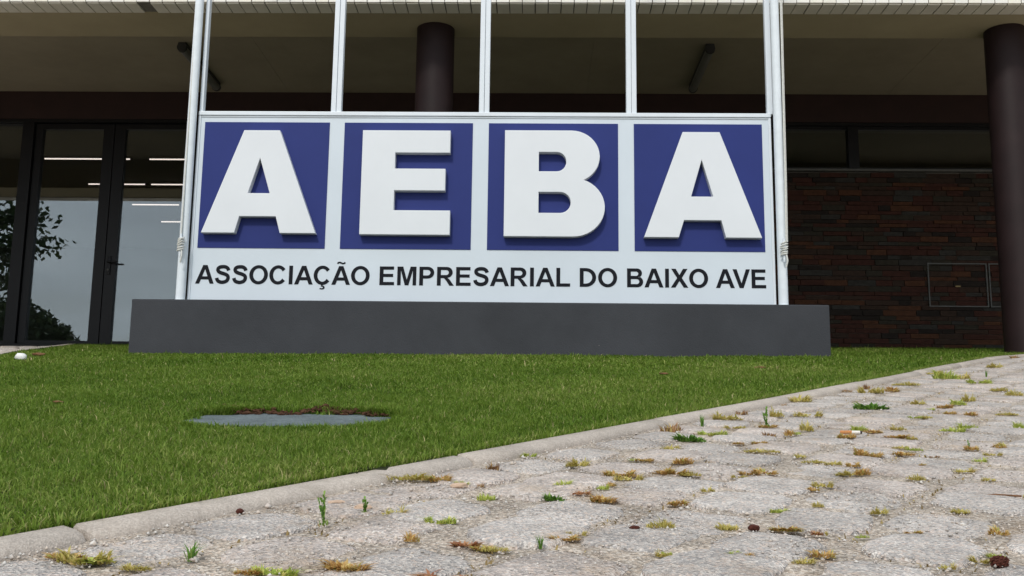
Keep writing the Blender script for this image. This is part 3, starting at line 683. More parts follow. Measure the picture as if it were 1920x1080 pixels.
letter3d(Lk([(.757, 1.490), (1.037, 2.258), (1.299, 2.258), (1.580, 1.490), (1.328, 1.490), (1.298, 1.613), (1.037, 1.613), (.999, 1.490)]), [Lk([(1.168, 2.052), (1.090, 1.785), (1.244, 1.785)])], y0, y1, 'raised_letter', M['white_letter'])

# flat black lettering, every glyph a part; outlines drawn for cap height 1
TS, TH = .195, .172                                         # stem and bar thickness
def stroke(P, w):
    P = [Vector(p) for p in P]; L_, R_ = [], []
    for i, p in enumerate(P):
        t = (P[min(i + 1, len(P) - 1)] - P[max(i - 1, 0)]).normalized(); n_ = Vector((-t.y, t.x)) * (w(i / (len(P) - 1)) / 2)
        L_.append(tuple(p + n_)); R_.append(tuple(p - n_))
    return L_ + R_[::-1]
def rect(x0, x1, z0, z1): return [(x0, z0), (x1, z0), (x1, z1), (x0, z1)]
def ell(cx, cz, rx, rz, a0=0, a1=360, n=36):
    return [(cx + rx * math.cos(R(a0 + (a1 - a0) * i / n)), cz + rz * math.sin(R(a0 + (a1 - a0) * i / n))) for i in range(n if a1 - a0 == 360 else n + 1)]
def bowl(x0, xr, z0, z1, n=14):     # D-shaped outline: straight left side at x0, round right side reaching xr
    r_ = (z1 - z0) / 2; rx = min(xr - x0, r_ * 1.05)
    return [(x0, z0), (xr - rx, z0)] + [(xr - rx + rx * math.cos(R(a)), (z0 + z1) / 2 + r_ * math.sin(R(a))) for a in np.linspace(-90, 90, n)][1:-1] + [(xr - rx, z1), (x0, z1)]
def gA():
    return 1.0, [([(.0, 0), (.385, 1), (.615, 1), (1.0, 0), (.785, 0), (.70, .225), (.30, .225), (.215, 0)], [[(.355, .39), (.645, .39), (.5, .785)]])]
def gE(): return .93, [([(.08, 0), (.08, 1), (.83, 1), (.83, .83), (.28, .83), (.28, .605), (.79, .605), (.79, .44), (.28, .44), (.28, .17), (.85, .17), (.85, 0)], [])]
def gI(): return .39, [(rect(.095, .295, 0, 1), [])]
def gL(): return .85, [([(.08, 0), (.08, 1), (.28, 1), (.28, .17), (.80, .17), (.80, 0)], [])]
def gM(): return 1.16, [([(.08, 0), (.08, 1), (.385, 1), (.58, .30), (.775, 1), (1.08, 1), (1.08, 0), (.895, 0), (.895, .80), (.675, 0), (.485, 0), (.265, .80), (.265, 0)], [])]
def gV(): return .93, [([(0, 1), (.36, 0), (.57, 0), (.93, 1), (.715, 1), (.467, .255), (.215, 1)], [])]
def gX(): return .93, [([(0, 0), (.335, .51), (.03, 1), (.265, 1), (.46, .67), (.655, 1), (.89, 1), (.585, .51), (.92, 0), (.68, 0), (.46, .355), (.24, 0)], [])]
def gO(): return 1.085, [(ell(.5425, .5, .50, .517), [ell(.5425, .5, .297, .347)])]
def gD(): return 1.0, [(bowl(.08, .94, 0, 1), [bowl(.28, .735, .17, .83)])]
def gP(): return .93, [([(.08, 0), (.08, 1)] + bowl(.08, .86, .37, 1)[::-1][1:-1] + [(.28, .37), (.28, 0)], [bowl(.28, .66, .535, .835)])]
def gB(): return 1.0, [([(.08, 0), (.08, 1)] + bowl(.08, .87, .50, 1)[::-1][1:-2] + [(.70, .52)] + bowl(.08, .93, 0, .575)[::-1][2:-1], [bowl(.28, .675, .605, .835), bowl(.28, .725, .165, .435)])]
def gR(): return 1.0, [([(.08, 0), (.08, 1)] + bowl(.08, .90, .42, 1)[::-1][1:-2] + [(.62, .425), (.74, .33), (.97, 0), (.735, 0), (.56, .27), (.44, .40), (.28, .405), (.28, 0)], [bowl(.28, .695, .565, .835)])]
def gC():
    o_ = ell(.51, .5, .475, .517, 38, 322, 34); i_ = ell(.51, .5, .273, .347, 33, 327, 34)
    return 1.0, [(o_ + i_[::-1], [])]
def gS():
    c = [(.775, .715), (.72, .83), (.60, .905), (.455, .918), (.30, .895), (.205, .82), (.195, .72), (.26, .635), (.40, .575), (.54, .535), (.68, .475), (.755, .385), (.755, .265), (.69, .155), (.56, .095), (.43, .082), (.28, .115), (.185, .20), (.145, .31)]
    fine = []
    for i in range(len(c) - 1):
        p0, p1, p2, p3 = (Vector(c[max(i - 1, 0)]), Vector(c[i]), Vector(c[i + 1]), Vector(c[min(i + 2, len(c) - 1)]))
        for t in (0, .5): fine.append(.5 * ((2 * p1) + (p2 - p0) * t + (2 * p0 - 5 * p1 + 4 * p2 - p3) * t * t + (3 * p1 - p0 - 3 * p2 + p3) * t ** 3))
    fine.append(Vector(c[-1])); return .93, [(stroke(fine, lambda t: .190), [])]
def gCc():
    w, s_ = gC(); return w, s_ + [([(.47, .01), (.55, .01), (.53, -.06)] + ell(.515, -.155, .135, .105, 78, -105, 12) + [(.37, -.235), (.40, -.175)] + ell(.50, -.155, .055, .043, -90, 90, 6) + [(.44, -.105)], [])]
def gAt():
    w, s_ = gA(); c = [(.29, 1.13), (.35, 1.19), (.43, 1.195), (.50, 1.165), (.57, 1.135), (.65, 1.145), (.71, 1.20)]; return w, s_ + [(stroke(c, lambda t: .085), [])]
GL = {'A': gA, 'E': gE, 'I': gI, 'L': gL, 'M': gM, 'V': gV, 'X': gX, 'O': gO, 'D': gD, 'P': gP, 'B': gB, 'R': gR, 'C': gC, 'S': gS, 'Ç': gCc, 'Ã': gAt}
CAP, BASE = .1345, 1.1495
def flat_glyph(ch, sx):
    bm = bmesh.new()
    for outer, holes in GL[ch]()[1]:
        es = []
        for lp in [outer] + holes:
            vs_ = [bm.verts.new((p[0] * sx, 0, p[1] * CAP)) for p in lp]
            for i in range(len(vs_)): es.append(bm.edges.new((vs_[i], vs_[(i + 1) % len(vs_)])))
        bmesh.ops.triangle_fill(bm, use_beauty=True, use_dissolve=False, edges=es, normal=(0, -1, 0))
    ext = bmesh.ops.extrude_face_region(bm, geom=bm.faces[:])
    bmesh.ops.translate(bm, verts=[v for v in ext['geom'] if isinstance(v, bmesh.types.BMVert)], vec=(0, .003, 0))
    bmesh.ops.recalc_face_normals(bm, faces=bm.faces)
    me = bpy.data.meshes.new('letter'); bm.to_mesh(me); bm.free(); return me
for word, a, b in (('ASSOCIAÇÃO', -2.429, -1.183), ('EMPRESARIAL', -1.111, .242), ('DO', .310, .573), ('BAIXO', .644, 1.213), ('AVE', 1.269, 1.620)):
    adv = [0.0]
    for i, ch in enumerate(word): adv.append(adv[-1] + GL[ch]()[0] - (.10 if word[i:i + 2] == 'AV' else 0))
    x0 = 0 if word[0] == 'A' else .08; x1 = adv[-1] - (.05 if word[-1] in 'OL' else .08); sx = (b - a) / (x1 - x0)
    for i, ch in enumerate(word):
        o = link('letter', flat_glyph(ch, sx), M['black_print'], sg); o.location = Vector((a + (adv[i] - x0) * sx, 6.9975, BASE)) - S0

def flagpole(x, side_, label):
    t = empty('flagpole', (x, 6.955, PT)); tag(t, label, 'flagpole', 'white flagpoles beside the sign')
    MB().cyl((0, 0, 0), (0, 0, 5.6), .0335, .027, 28).build('pole', M['pole_white'], t, True)
    MB().cyl((0, 0, 0), (0, 0, .02), .05, .05, 28).build('foot_plate', M['white_metal'], t, True)
    MB().ball((0, 0, 5.63), .045).build('finial', M['white_metal'], t, True)
    zc = .405
    mb = MB().box(-.012, .012, -.06, -.03, zc - .03, zc + .03, .004)
    mb.cyl((0, -.058, zc - .005), (0, -.062, zc + .085), .013, .007, 12).cyl((0, -.058, zc + .005), (0, -.062, zc - .085), .013, .007, 12)
    mb.build('cleat', M['white_metal'], t, True)
    rp = MB(); r = random.Random(int(x * 10))
    for w in range(6):                                      # figure-of-eight turns round the cleat
        z0 = zc - .045 + w * .016; dx = .021 + r.uniform(-.003, .004)
        rp.tube([(-dx, -.052 - r.uniform(0, .012), z0 + r.uniform(-.01, .01)), (-dx * .5, -.074, z0 + .012), (dx * .5, -.076, z0 + .02 + r.uniform(-.01, .01)), (dx, -.050 - r.uniform(0, .012), z0 + .024)], .006, 8)
    rp.tube([(.012, -.07, zc - .03), (.018, -.078, zc - .08), (.008, -.072, zc - .125)], .006, 8)
    rp.build('rope_knot', M['rope'], t, True)
    hl = MB()
    pts = [(side_ * .020, -.048, zc + .06), (side_ * .028, -.040, zc + .5), (side_ * .036, -.026, zc + 1.2), (side_ * .043, -.02, zc + 1.9), (side_ * .045, -.012, 5.45)]
    hl.tube(pts, .0055, 8); hl.tube([(p[0] + side_ * .010, p[1] + .01, p[2]) for p in pts], .005, 8)
    hl.build('halyard', M['rope'], t, True)
flagpole(-2.513, -.3, 'white flagpole left of the signboard with a rope tied low')
flagpole(1.727, 1, 'white flagpole right of the signboard with a rope knot at its cleat')

# ------------------------------------------------------------------ sunken cover in the lawn
cv = empty('manhole_cover', (LID[0], LID[1], gz(LID[0], LID[1]) + .013)); cv.rotation_euler = (math.atan(.112), 0, 0)
tag(cv, 'grey concrete inspection cover sunk in the lawn with ragged grass round it', 'manhole cover')
lm = MB().box(-.262, .262, -.200, .200, -.06, 0)
bmesh.ops.bevel(lm.bm, geom=[e for e in lm.bm.edges if abs(e.verts[0].co.z - e.verts[1].co.z) > .01], offset=.085, segments=5, affect='EDGES')
lm.build('lid', M['lid'], cv)
for (a, b, c_, d_) in ((-.2, .2, .203, .22), (-.2, .2, -.22, -.203), (-.282, -.265, -.13, .13), (.265, .282, -.13, .13)):
    MB().box(a, b, c_, d_, -.08, -.040, .003).build('cover_frame', M['lid'], cv)
clod = MB(); r = random.Random(3)
for i in range(240):
    x = r.uniform(-.25, .26); y = .165 + .020 * math.sin(x * 19) + .014 * math.sin(x * 47) + r.uniform(-.006, .05)
    clod.ball((x, y, r.uniform(.0, .006) + max(0, y - .17) * .25), r.uniform(.0025, .008), r.uniform(.8, 1.8), 1, r.uniform(.4, 1.0), 1)
clod.build('soil_rim', M['brown_soil'], cv)

# ------------------------------------------------------------------ weeds in the paving
WEEDS=[(-0.298,1.451,0.020,0.046,'sprig'),(-0.292,1.611,0.016,0.023,'leafy'),(-0.216,1.769,0.066,0.019,'olive'),(-0.160,1.873,0.030,0.018,'rust'),(-0.126,1.852,0.024,0.012,'green'),(-0.093,1.783,0.011,0.015,'brown'),(-0.081,2.011,0.028,0.019,'brown'),(-0.021,2.086,0.029,0.013,'green'),(-0.085,1.587,0.027,0.022,'green'),(0.022,1.692,0.031,0.018,'bright'),(0.060,1.822,0.027,0.017,'green'),(-0.207,1.523,0.031,0.013,'olive'),(-0.140,1.437,0.035,0.018,'green'),(-0.169,1.399,0.019,0.015,'rust'),(-0.055,1.321,0.032,0.011,'olive'),(-0.060,1.393,0.025,0.007,'rust'),(-0.100,1.286,0.030,0.011,'red'),(-0.119,1.243,0.046,0.009,'red'),(-0.217,1.217,0.039,0.012,'rust'),(0.085,2.018,0.039,0.017,'olive'),(0.201,2.097,0.034,0.009,'green'),(0.235,2.160,0.030,0.009,'rust'),(0.295,2.204,0.038,0.012,'olive'),(0.167,1.922,0.041,0.016,'rust'),(0.171,1.864,0.042,0.014,'olive'),(0.155,1.939,0.021,0.010,'olive'),(0.308,2.070,0.033,0.016,'rust'),(0.290,1.963,0.030,0.013,'olive'),(0.253,1.870,0.050,0.016,'rust'),(0.142,1.719,0.018,0.013,'green'),(0.117,1.680,0.032,0.013,'rust'),(0.143,1.770,0.015,0.009,'rust'),(0.088,1.706,0.024,0.007,'red'),(0.497,2.253,0.056,0.012,'olive'),(0.435,1.943,0.036,0.017,'rust'),(0.398,1.977,0.024,0.009,'rust'),(0.399,1.858,0.024,0.006,'olive'),(0.224,1.592,0.022,0.012,'rust'),(0.238,1.526,0.028,0.015,'olive'),(0.182,1.415,0.029,0.018,'olive'),(0.359,1.618,0.018,0.009,'green'),(0.157,1.249,0.017,0.008,'olive'),(0.174,1.258,0.012,0.005,'green'),(0.243,1.259,0.016,0.010,'green'),(0.269,1.319,0.010,0.006,'rust'),(0.014,1.261,0.023,0.020,'spiky'),(0.026,1.212,0.036,0.014,'green'),(0.021,1.398,0.028,0.009,'rust'),(0.058,1.420,0.023,0.008,'olive'),(0.313,1.685,0.020,0.009,'olive'),(0.213,1.687,0.018,0.007,'rust'),(0.352,1.425,0.033,0.008,'olive'),(0.332,1.334,0.023,0.007,'olive'),(0.715,3.014,0.036,0.026,'olive'),(0.804,3.053,0.064,0.020,'olive'),(0.710,2.661,0.035,0.026,'olive'),(0.650,2.495,0.022,0.019,'rust'),(0.759,2.515,0.036,0.017,'rust'),(0.863,2.699,0.039,0.021,'green'),(1.094,3.346,0.082,0.037,'bright'),(1.285,3.887,0.074,0.035,'olive'),(1.348,4.153,0.037,0.033,'brown'),(1.416,4.027,0.050,0.023,'rust'),(1.600,4.355,0.084,0.022,'olive'),(1.932,4.823,0.111,0.061,'green'),(2.063,4.874,0.073,0.028,'olive'),(1.982,4.521,0.079,0.037,'green'),(2.223,5.006,0.035,0.041,'spiky'),(1.863,4.076,0.057,0.024,'olive'),(1.813,3.849,0.050,0.032,'olive'),(1.420,3.511,0.048,0.028,'green'),(1.266,3.259,0.026,0.011,'green'),(1.334,3.335,0.038,0.015,'rust'),(1.539,3.582,0.041,0.029,'olive'),(1.162,3.014,0.034,0.015,'olive'),(1.279,3.146,0.029,0.013,'rust'),(1.089,2.744,0.053,0.020,'green'),(1.180,2.728,0.044,0.021,'green'),(1.087,3.066,0.031,0.014,'green'),(1.316,3.500,0.044,0.016,'olive'),(1.317,3.103,0.039,0.014,'rust'),(1.441,3.131,0.048,0.013,'olive'),(1.328,2.790,0.026,0.026,'green'),(0.971,2.733,0.034,0.014,'olive'),(0.897,2.537,0.049,0.011,'rust'),(0.905,2.487,0.025,0.010,'olive'),(0.895,2.622,0.035,0.012,'rust'),(0.754,2.251,0.023,0.015,'rust'),(0.828,2.332,0.029,0.008,'olive'),(0.866,2.302,0.031,0.012,'green'),(0.812,2.170,0.035,0.010,'rust'),(0.881,2.237,0.018,0.006,'brown'),(0.565,2.172,0.026,0.014,'olive'),(0.556,2.084,0.037,0.010,'olive'),(0.618,2.103,0.028,0.009,'olive'),(0.650,2.120,0.019,0.012,'rust'),(0.699,2.198,0.029,0.017,'rust'),(0.572,1.991,0.046,0.010,'olive'),(0.623,1.958,0.026,0.015,'rust'),(0.727,1.966,0.025,0.016,'olive'),(0.762,2.026,0.023,0.009,'rust'),(0.930,2.135,0.025,0.015,'green'),(1.002,2.247,0.031,0.009,'olive'),(1.097,2.373,0.028,0.011,'olive'),(1.007,2.402,0.022,0.022,'sprig'),(0.993,2.329,0.024,0.016,'rust'),(1.104,2.322,0.022,0.014,'rust'),(0.838,2.006,0.035,0.009,'olive'),(0.484,1.859,0.029,0.014,'olive'),(0.475,1.799,0.018,0.009,'rust'),(0.841,1.938,0.022,0.010,'olive'),(0.829,1.775,0.025,0.013,'olive'),(0.428,1.566,0.017,0.009,'olive'),(0.393,1.522,0.022,0.008,'green'),(0.404,1.462,0.013,0.006,'olive'),(0.348,1.412,0.034,0.008,'rust'),(0.386,1.393,0.014,0.005,'red'),(0.358,1.316,0.023,0.013,'rust'),(0.647,1.451,0.020,0.017,'rust'),(0.584,1.344,0.019,0.006,'green'),(0.557,1.241,0.026,0.010,'olive'),(0.529,1.604,0.023,0.011,'olive'),(0.662,1.630,0.028,0.011,'olive'),(0.457,1.382,0.015,0.006,'green'),(0.539,1.499,0.019,0.008,'rust'),(0.510,1.325,0.017,0.007,'olive'),(-0.542,1.184,0.055,0.021,'olive'),(-0.532,1.224,0.028,0.011,'broad'),(-0.515,1.245,0.024,0.010,'broad'),(-0.598,1.174,0.032,0.010,'rust'),(-0.462,1.189,0.027,0.008,'olive'),(-0.415,1.243,0.036,0.025,'spiky'),(-0.305,1.257,0.050,0.017,'green'),(-0.328,1.196,0.026,0.009,'rust'),(0.341,2.572,0.050,0.036,'brown'),(0.357,2.429,0.057,0.031,'bright'),(0.453,2.720,0.035,0.035,'spiky'),(0.536,2.896,0.072,0.019,'olive'),(0.457,2.498,0.059,0.024,'green'),(0.637,3.082,0.033,0.023,'brown'),(0.614,2.735,0.018,0.054,'sprig'),(0.596,2.662,0.038,0.012,'rust'),(0.903,3.457,0.080,0.027,'olive'),(0.585,2.509,0.030,0.022,'brown'),(0.551,2.647,0.043,0.012,'olive'),(0.651,2.634,0.029,0.012,'green'),(0.474,2.382,0.021,0.006,'rust'),(0.536,2.343,0.028,0.010,'rust'),(1.216,4.005,0.036,0.018,'brown'),(0.828,3.373,0.015,0.015,'brown'),(1.903,5.258,0.089,0.021,'olive'),(2.623,5.817,0.081,0.027,'olive'),(3.409,7.297,0.086,0.034,'brown')]

def weed_mesh(kind, seed):
    r = np.random.default_rng(seed); P = []
    if kind in ('olive', 'green', 'rust', 'red', 'brown', 'bright'):
        n = {'olive': 230, 'green': 230, 'rust': 170, 'red': 150, 'brown': 90, 'bright': 170}[kind]
        # several little cushions along a joint, unit width 1, unit height 1
        m = r.integers(3, 6); cx = np.linspace(-.32, .32, m) + r.normal(0, .05, m); cy = r.normal(0, .1, m); cr = r.uniform(.17, .28, m); k = r.integers(0, m, n)
        a = r.uniform(0, 6.28, n); q = np.sqrt(r.random(n)) * cr[k]
        x = cx[k] + np.cos(a) * q; y = cy[k] + np.sin(a) * q * .8
        ch = r.uniform(.45, 1.0, m)
        h = ch[k] * (1.05 - (q / cr[k]) ** 2 * .7) * r.uniform(.55, 1.15, n)
        w = {'olive': .045, 'green': .042, 'rust': .075, 'red': .085, 'brown': .05, 'bright': .085}[kind] * r.uniform(.6, 1.4, n)
        z = np.zeros(n) if kind in ('green', 'bright', 'brown') else h * r.uniform(0, .5, n)
        lean = np.abs(r.normal({'rust': .9, 'red': 1.0}.get(kind, .55), .35, n))
        tint = np.clip(r.normal(.5, .26, n), 0, 1)
        P.append((x, y, z - .03, h, w, tint, lean))
    elif kind == 'spiky':
        n = 26; a = r.uniform(0, 6.28, n); q = r.uniform(0, .12, n)
        P.append((np.cos(a) * q, np.sin(a) * q, np.zeros(n) - .02, r.uniform(.35, 1.05, n), r.uniform(.05, .09, n), np.clip(r.normal(.35, .2, n), 0, 1), np.abs(r.normal(.7, .35, n))))
    elif kind in ('sprig', 'leafy'):
        for j in range(3 if kind == 'sprig' else 5):
            n = 9; t = np.linspace(.12, 1, n); a0 = r.uniform(0, 6.28); le = r.uniform(.05, .28) if j else .03; top = r.uniform(.5, .8) if j else .85
            bx, by, bz = np.cos(a0) * le * t, np.sin(a0) * le * t, t * top * .95
            P.append((bx, by, bz, r.uniform(.12, .24, n), r.uniform(.07, .15, n) * (1.5 if kind == 'leafy' else 1), np.clip(.2 + t * .35 + r.normal(0, .15, n), 0, 1), r.uniform(.6, 2.2, n)))
            P.append((np.full(2, .0), np.full(2, .0), np.zeros(2) - .02, np.full(2, top), np.full(2, .035), np.full(2, .95), np.full(2, le * 1.4)))
        n = 14; P.append((r.normal(0, .08, n), r.normal(0, .08, n), np.zeros(n), r.uniform(.1, .22, n), r.uniform(.06, .12, n), r.uniform(.6, 1, n), r.uniform(.5, 1.5, n)))
    V, T, A = cat([(lambda p: (np.array(p[0]), p[1], p[2]))(blades_r(r, *p)) for p in P])
    return tri_mesh('weed', V, T, A)
def blades_r(r, x, y, z, h, w, tint, lean):
    n = len(x); P = np.stack([x, y, z], 1); az = np.where(np.hypot(x, y) > .03, np.arctan2(y, x) + r.normal(0, .9, n), r.uniform(0, 6.28, n))
    fzz = az + r.normal(1.57, .5, n); d = np.stack([np.cos(az), np.sin(az), np.zeros(n)], 1); s = np.stack([np.cos(fzz), np.sin(fzz), np.zeros(n)], 1) * (w / 2)[:, None]
    upv = np.array([0, 0, 1.]); m = P + upv * (h * .55)[:, None] + d * (h * lean * .3)[:, None] * .6; t = P + upv * (h * (1 - .2 * lean))[:, None] + d * (h * lean)[:, None] * .6
    V = np.stack([P - s * .8, P + s * .8, m - s, m + s, t], 1).reshape(-1, 3); b = np.arange(n)[:, None] * 5
    return V, np.concatenate([b + [0, 1, 3], b + [0, 3, 2], b + [2, 3, 4]], 1).reshape(-1, 3), np.repeat(tint, 5)
def broad_mesh(seed):
    r = random.Random(seed); V = []; F = []; A = []
    for j in range(7):
        a = r.uniform(0, 6.28); L = r.uniform(.35, .62); w = r.uniform(.12, .19); b = len(V)
        for i in range(7):
            t = i / 6; ww = w * math.sin(math.pi * min(1, t * .93 + .05)) ** .8; rr_ = .04 + L * t; z = .05 + .7 * t * (1.35 - t) + .1 * r.random() * t
            for s_ in (-1, 0, 1):
                V.append((math.cos(a) * rr_ - math.sin(a) * ww * s_, math.sin(a) * rr_ + math.cos(a) * ww * s_, z + (.09 if s_ else 0))); A.append(.25 + .5 * t + r.uniform(-.1, .1))
        for i in range(6):
            for s_ in (0, 1):
                q = b + i * 3 + s_; F += [(q, q + 3, q + 4), (q, q + 4, q + 1)]
    return tri_mesh('weed', np.array(V), np.array(F), np.array(A))
WM = {'olive': M['w_olive'], 'green': M['w_green'], 'rust': M['w_rust'], 'red': M['w_red'], 'brown': M['w_brown'], 'bright': M['w_bright'], 'spiky': M['w_bright'], 'sprig': M['w_bright'], 'leafy': M['w_bright'], 'broad': M['w_green']}
WV = {}
def weed_var(kind, i):
    if (kind, i) not in WV:
        me = broad_mesh(i) if kind == 'broad' else weed_mesh(kind, 31 * i + len(kind) * 7 + 3)
        me.materials.append(WM[kind]); WV[(kind, i)] = me
    return WV[(kind, i)]
ADJ = {'olive': 'low olive yellow weed cushion', 'green': 'yellow green weed tuft', 'rust': 'rusty orange weed tuft', 'red': 'reddish weed patch', 'brown': 'dry brown weed sprig', 'bright': 'fresh green weed tuft', 'spiky': 'spiky green grass tuft', 'sprig': 'thin upright green weed sprig', 'leafy': 'small upright leafy green weed', 'broad': 'broad leaved light green weed'}
OWN = {0: 'tall thin green weed with reddish foot beside the kerb', 1: 'small upright leafy green weed against the kerb by tan pebbles', 2: 'long olive yellow weed cushion pressed against the kerb',
       6: 'dry reddish brown sprig in the second kerb joint from the left', 9: 'small fresh green tuft standing alone in mid paving, left of the orange chain',
       12: 'largest yellow green tuft in the lower middle of the paving'}
zone_n = {}
for i, (x, y, w, h, kind) in enumerate(WEEDS):
    sd = side(x, y)
    if sd < .012: x += KN.x * (.014 - sd); y += KN.y * (.014 - sd)
    else:
        gx, gy = np.meshgrid(np.linspace(-.05, .05, 11), np.linspace(-.07, .07, 15)); cx_, cy_ = x + gx.ravel() * min(1, y / 2.2), y + gy.ravel()
        cst = joint(cx_, cy_) * 1.0 + np.hypot(gx.ravel(), gy.ravel() * .55) * 3.0 + np.where(side(cx_, cy_) < .014, 9, 0); j = int(np.argmin(cst)); x, y = float(cx_[j]), float(cy_[j])
    me = weed_var(kind, i % 6)
    o = link('weed', me, None)
    o.location = (x, y, gz(x, y) + .002); sc_ = max(w * 1.15, .008)
    dep = sc_ * rng.uniform(.9, 1.5)
    if kind == 'broad': sc_ = w * 1.5; dep = sc_; hh = max(h, .012)
    elif kind in ('spiky', 'sprig', 'leafy'): hh = h * 1.15; sc_ = max(w * .9, hh * .7); dep = sc_
    else: hh = max(h * .95, .007)
    o.scale = (sc_, dep, hh); o.rotation_euler = (0, 0, rng.choice((0, math.pi)) + rng.uniform(-.35, .35))
    row = 'beside the kerb' if sd < .07 else ('in the nearest paving' if y < 1.6 else ('in the middle paving' if y < 2.3 else ('in the upper paving' if y < 3.2 else 'far up the paving')))
    sx_ = x / y; col = 'left' if sx_ < -.02 else ('centre' if sx_ < .16 else ('right' if sx_ < .33 else 'far right'))
    zone_n.setdefault((kind, row, col), []).append((sx_, i, o))
ORD = ['first', 'second', 'third', 'fourth', 'fifth', 'sixth', 'seventh', 'eighth', 'ninth', 'tenth', 'eleventh', 'twelfth']
for (kind, row, col), L in zone_n.items():
    L.sort(key=lambda q: q[0])
    for j, (_, i, o) in enumerate(L):
        lab = OWN.get(i) or ('%s %s, %s part' % (ADJ[kind], row, col) if len(L) == 1 else '%s %s, %s part, %s from the left' % (ADJ[kind], row, col, ORD[j]))
        tag(o, lab, 'weed', '%ss in the stone paving' % ADJ[kind])

# ------------------------------------------------------------------ small things lying about
def lump(name, loc, r, mat, label, category, sx=1, sy=1, sz=.6, seed=0, rot=0, group=None):
    rr_ = random.Random(seed); mb = MB().ball((0, 0, 0), r, 1, 1, 1, 2)
    for v in mb.bm.verts: v.co *= 1 + rr_.uniform(-.16, .16)
    o = mb.build(name, mat, None, True); o.location = loc; o.scale = (sx, sy, sz); o.rotation_euler = (0, 0, rot); tag(o, label, category, group); return o
def on(x, y, dz=0.0): return (x, y, gz(x, y) + dz)
lump('white_stone', on(-2.964, 5.703, .030), .034, M['white_stone'], 'small white stone on the lawn near the left kerb', 'stone', 1.0, .8, .75, 2)
lump('dry_leaf', on(-3.061, 6.104, .032), .03, M['dry'], 'curled dry brown leaf lying on the lawn right of the white stone', 'leaf', 1.3, .8, .4, 3)
for x, y, s_, lb in ((-1.431, 2.996, .012, 'tiny dark leaf fragment on the lawn left of the sunken cover'), (1.163, 5.217, .022, 'small dark leaf on the lawn below the right end of the sign'), (.597, 4.669, .016, 'small tan leaf on the lawn below the letter B')):
    lump('dry_leaf', on(x, y, .026), s_, M['dry'], lb, 'leaf', 1.4, .9, .35, int(s_ * 1000))
# small cone with scales
cn = empty('pine_cone', on(.568, 1.273, .008)); cn.scale = (.68, .68, .68); tag(cn, 'dark red brown cone lying in the lower right corner of the paving', 'cone')
core = MB().ball((0, 0, 0), .0105, 1.35, 1, .9, 2); core.build('core', M['cone'], cn, True)
for i in range(46):
    t = (i + .5) / 46; a = i * 2.4; xx = (t - .5) * .029; rad = .0098 * math.sqrt(max(.05, 1 - (2 * t - 1) ** 2 * .85))
    m_ = MB().ball((0, 0, 0), .0034, 1.25, .9, .55, 1).build('scale', M['cone'], cn, True); m_.location = (xx, math.cos(a) * rad, math.sin(a) * rad * .92); m_.rotation_euler = (a, -.5, 0)
lump('bud', on(.310, 1.456, .006), .0065, M['cone'], 'tiny dark brown bud on bare paving, lower middle right', 'bud', 1.3, 1, .8, 8)
lump('bud', on(.142, 1.452, .005), .005, M['cone'], 'tiny dark bud in a paving crack, left of the brown one', 'bud', 1.6, 1, .6, 9)
lump('bud', on(-.440, 1.526, .005), .005, M['cone'], 'tiny red brown bud at the foot of the kerb, left part', 'bud', 1.3, 1, .8, 10)
for i, (x, y, s_, lb) in enumerate(((-.263, 1.571, .011, 'flat tan pebble beside the small leafy weed at the kerb'), (-.129, 1.77, .013, 'longer flat tan pebble right of the olive kerbside weeds'), (-.311, 1.605, .010, 'brownish pebble between the tall sprig and the leafy weed'))):
    lump('pebble', on(x, y, .005), s_, M['tan_pebble'], lb, 'pebble', 1.3, .9, .42, 20 + i, .2 * i, 'tan pebbles by the kerb')
ct = empty('cigarette_butt', on(.800, 2.581, .010)); ct.rotation_euler = (0, 0, -.25); tag(ct, 'orange and white cigarette butt lying among rusty weeds', 'cigarette')
MB().cyl((-.026, 0, 0), (.002, 0, 0), .0045, .0045, 12).build('filter', M['filter'], ct, True)
MB().cyl((.002, 0, 0), (.022, .001, 0), .0043, .004, 12).build('paper', M['paper'], ct, True)
MB().cyl((.022, .001, 0), (.027, .001, -.001), .004, .003, 12).build('burnt_end', M['ash'], ct, True)
tw = MB().tube([(-.03, 0, 0), (-.01, .004, .002), (.012, .001, .001), (.034, .006, 0)], .0016, 6).build('twig', M['dry'], None, True); tw.location = on(.785, 1.733, .006)
tag(tw, 'thin reddish brown twig near the right edge of the paving', 'twig')

# ------------------------------------------------------------------ what the door glass mirrors: tree and hedge behind the viewer
def leaf_cloud(n, fn, size, seed):
    r = np.random.default_rng(seed); P = fn(r, n); n = len(P)
    a = r.normal(0, 1, (n, 3)); a /= np.linalg.norm(a, axis=1)[:, None]; b = np.cross(a, r.normal(0, 1, (n, 3))); b /= np.linalg.norm(b, axis=1)[:, None]
    s = size * r.uniform(.6, 1.4, n)[:, None]
    V = np.stack([P - a * s, P + b * s * .5, P + a * s, P - b * s * .5], 1).reshape(-1, 3); k = np.arange(n)[:, None] * 4
    return V, np.concatenate([k + [0, 1, 2], k + [0, 2, 3]], 1).reshape(-1, 3), np.repeat(np.clip(r.normal(.45, .22, n), 0, 1), 4)
TX, TY = -18.7, -4.5
tree = empty('pine_tree', on(TX, TY)); T0 = Vector(tree.location); tag(tree, 'dark spreading tree mirrored in the glass doors', 'tree')
tm = MB(); tm.cyl(on(TX, TY, -.3), (TX + .15, TY, 4.2), .30, .20, 14); tm.cyl((TX + .15, TY, 4.2), (TX + .1, TY, 8.5), .20, .07, 12)
limbs = []
r = random.Random(5)
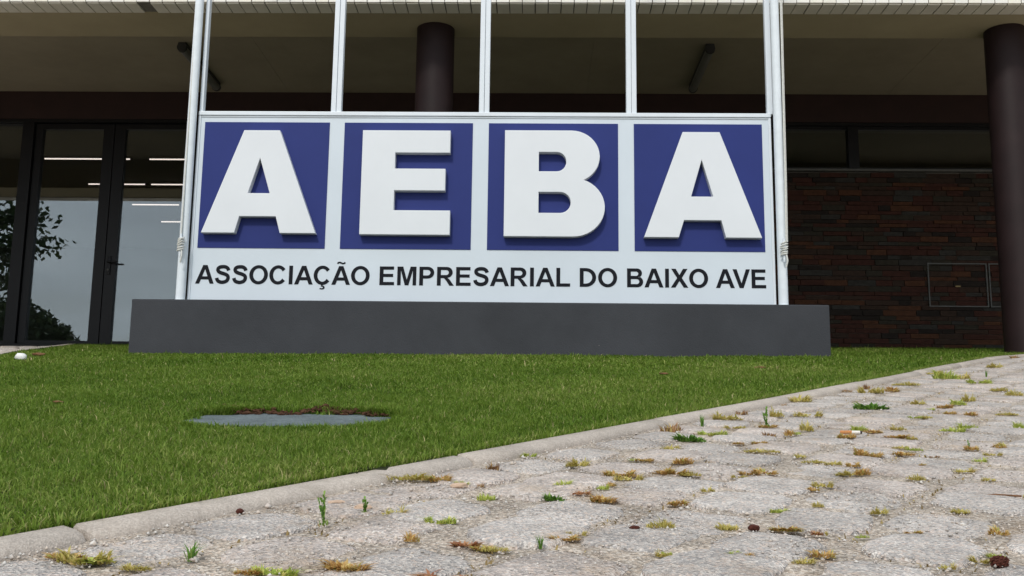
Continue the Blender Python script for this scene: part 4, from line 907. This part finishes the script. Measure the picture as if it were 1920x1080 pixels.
for i in range(17):
    z = 3.7 + i * .3; a = i * 2.399 + .3; L = 3.4 - .13 * i + r.uniform(-.5, .5)
    e = (TX + math.cos(a) * L, TY + math.sin(a) * L, z + .3 + r.uniform(-.2, .3)); limbs.append(((TX + .1, TY, z), e)); tm.cyl((TX + .1, TY, z), e, .06, .02, 7)
limbs += [((TX, TY, 5.0), (-13.9, -4.3, 5.6)), ((TX, TY, 5.4), (-14.4, -4.8, 6.6)), ((TX, TY, 4.2), (-14.9, -4.3, 4.6))]
bmesh.ops.translate(tm.bm, verts=tm.bm.verts, vec=-T0); tm.build('trunk', M['bark'], tree, True)
def crown(r, n):
    k = r.integers(0, len(limbs), n); t = r.uniform(.3, 1.04, n)[:, None]; A = np.array([l[0] for l in limbs])[k]; Bp = np.array([l[1] for l in limbs])[k]
    return A + (Bp - A) * t + r.normal(0, 1, (n, 3)) * np.array([.26, .26, .16]) * (.5 + t * .8) - np.array(T0)
V, T, A = leaf_cloud(16000, crown, .11, 4); link('crown', tri_mesh('crown', V, T, A), M['tree_leaf'], tree)
hd = empty('hedge', on(-12.6, -1.0)); H0 = Vector(hd.location); tag(hd, 'dark clipped bush mirrored low in the glass doors', 'bush')
def bush(r, n):
    c = np.array([(-14.6, -1, 2.1), (-13.4, -1.2, 2.1), (-12.7, -.8, 2.05), (-12.3, -1.1, 1.95), (-11.95, -.9, 1.8)]); R_ = np.array([1.6, 1.5, 1.4, 1.2, .95])
    k = r.integers(0, 5, n); v = r.normal(0, 1, (n, 3)); v /= np.linalg.norm(v, axis=1)[:, None]; P = c[k] + v * (R_[k] * r.uniform(.8, 1.04, n))[:, None]
    P[:, 2] = np.maximum(P[:, 2], hz(P[:, 0], P[:, 1]) + .02); return P - np.array(H0)
V, T, A = leaf_cloud(20000, bush, .085, 6); link('foliage', tri_mesh('foliage', V, T, A), M['tree_leaf'], hd)
st = MB()
for x in (-14.4, -13.1, -12.1, -11.5): st.cyl(on(x, -1, -.1), (x + .1, -1, 1.0), .07, .03, 8)
bmesh.ops.translate(st.bm, verts=st.bm.verts, vec=-H0); st.build('stem', M['bark'], hd)
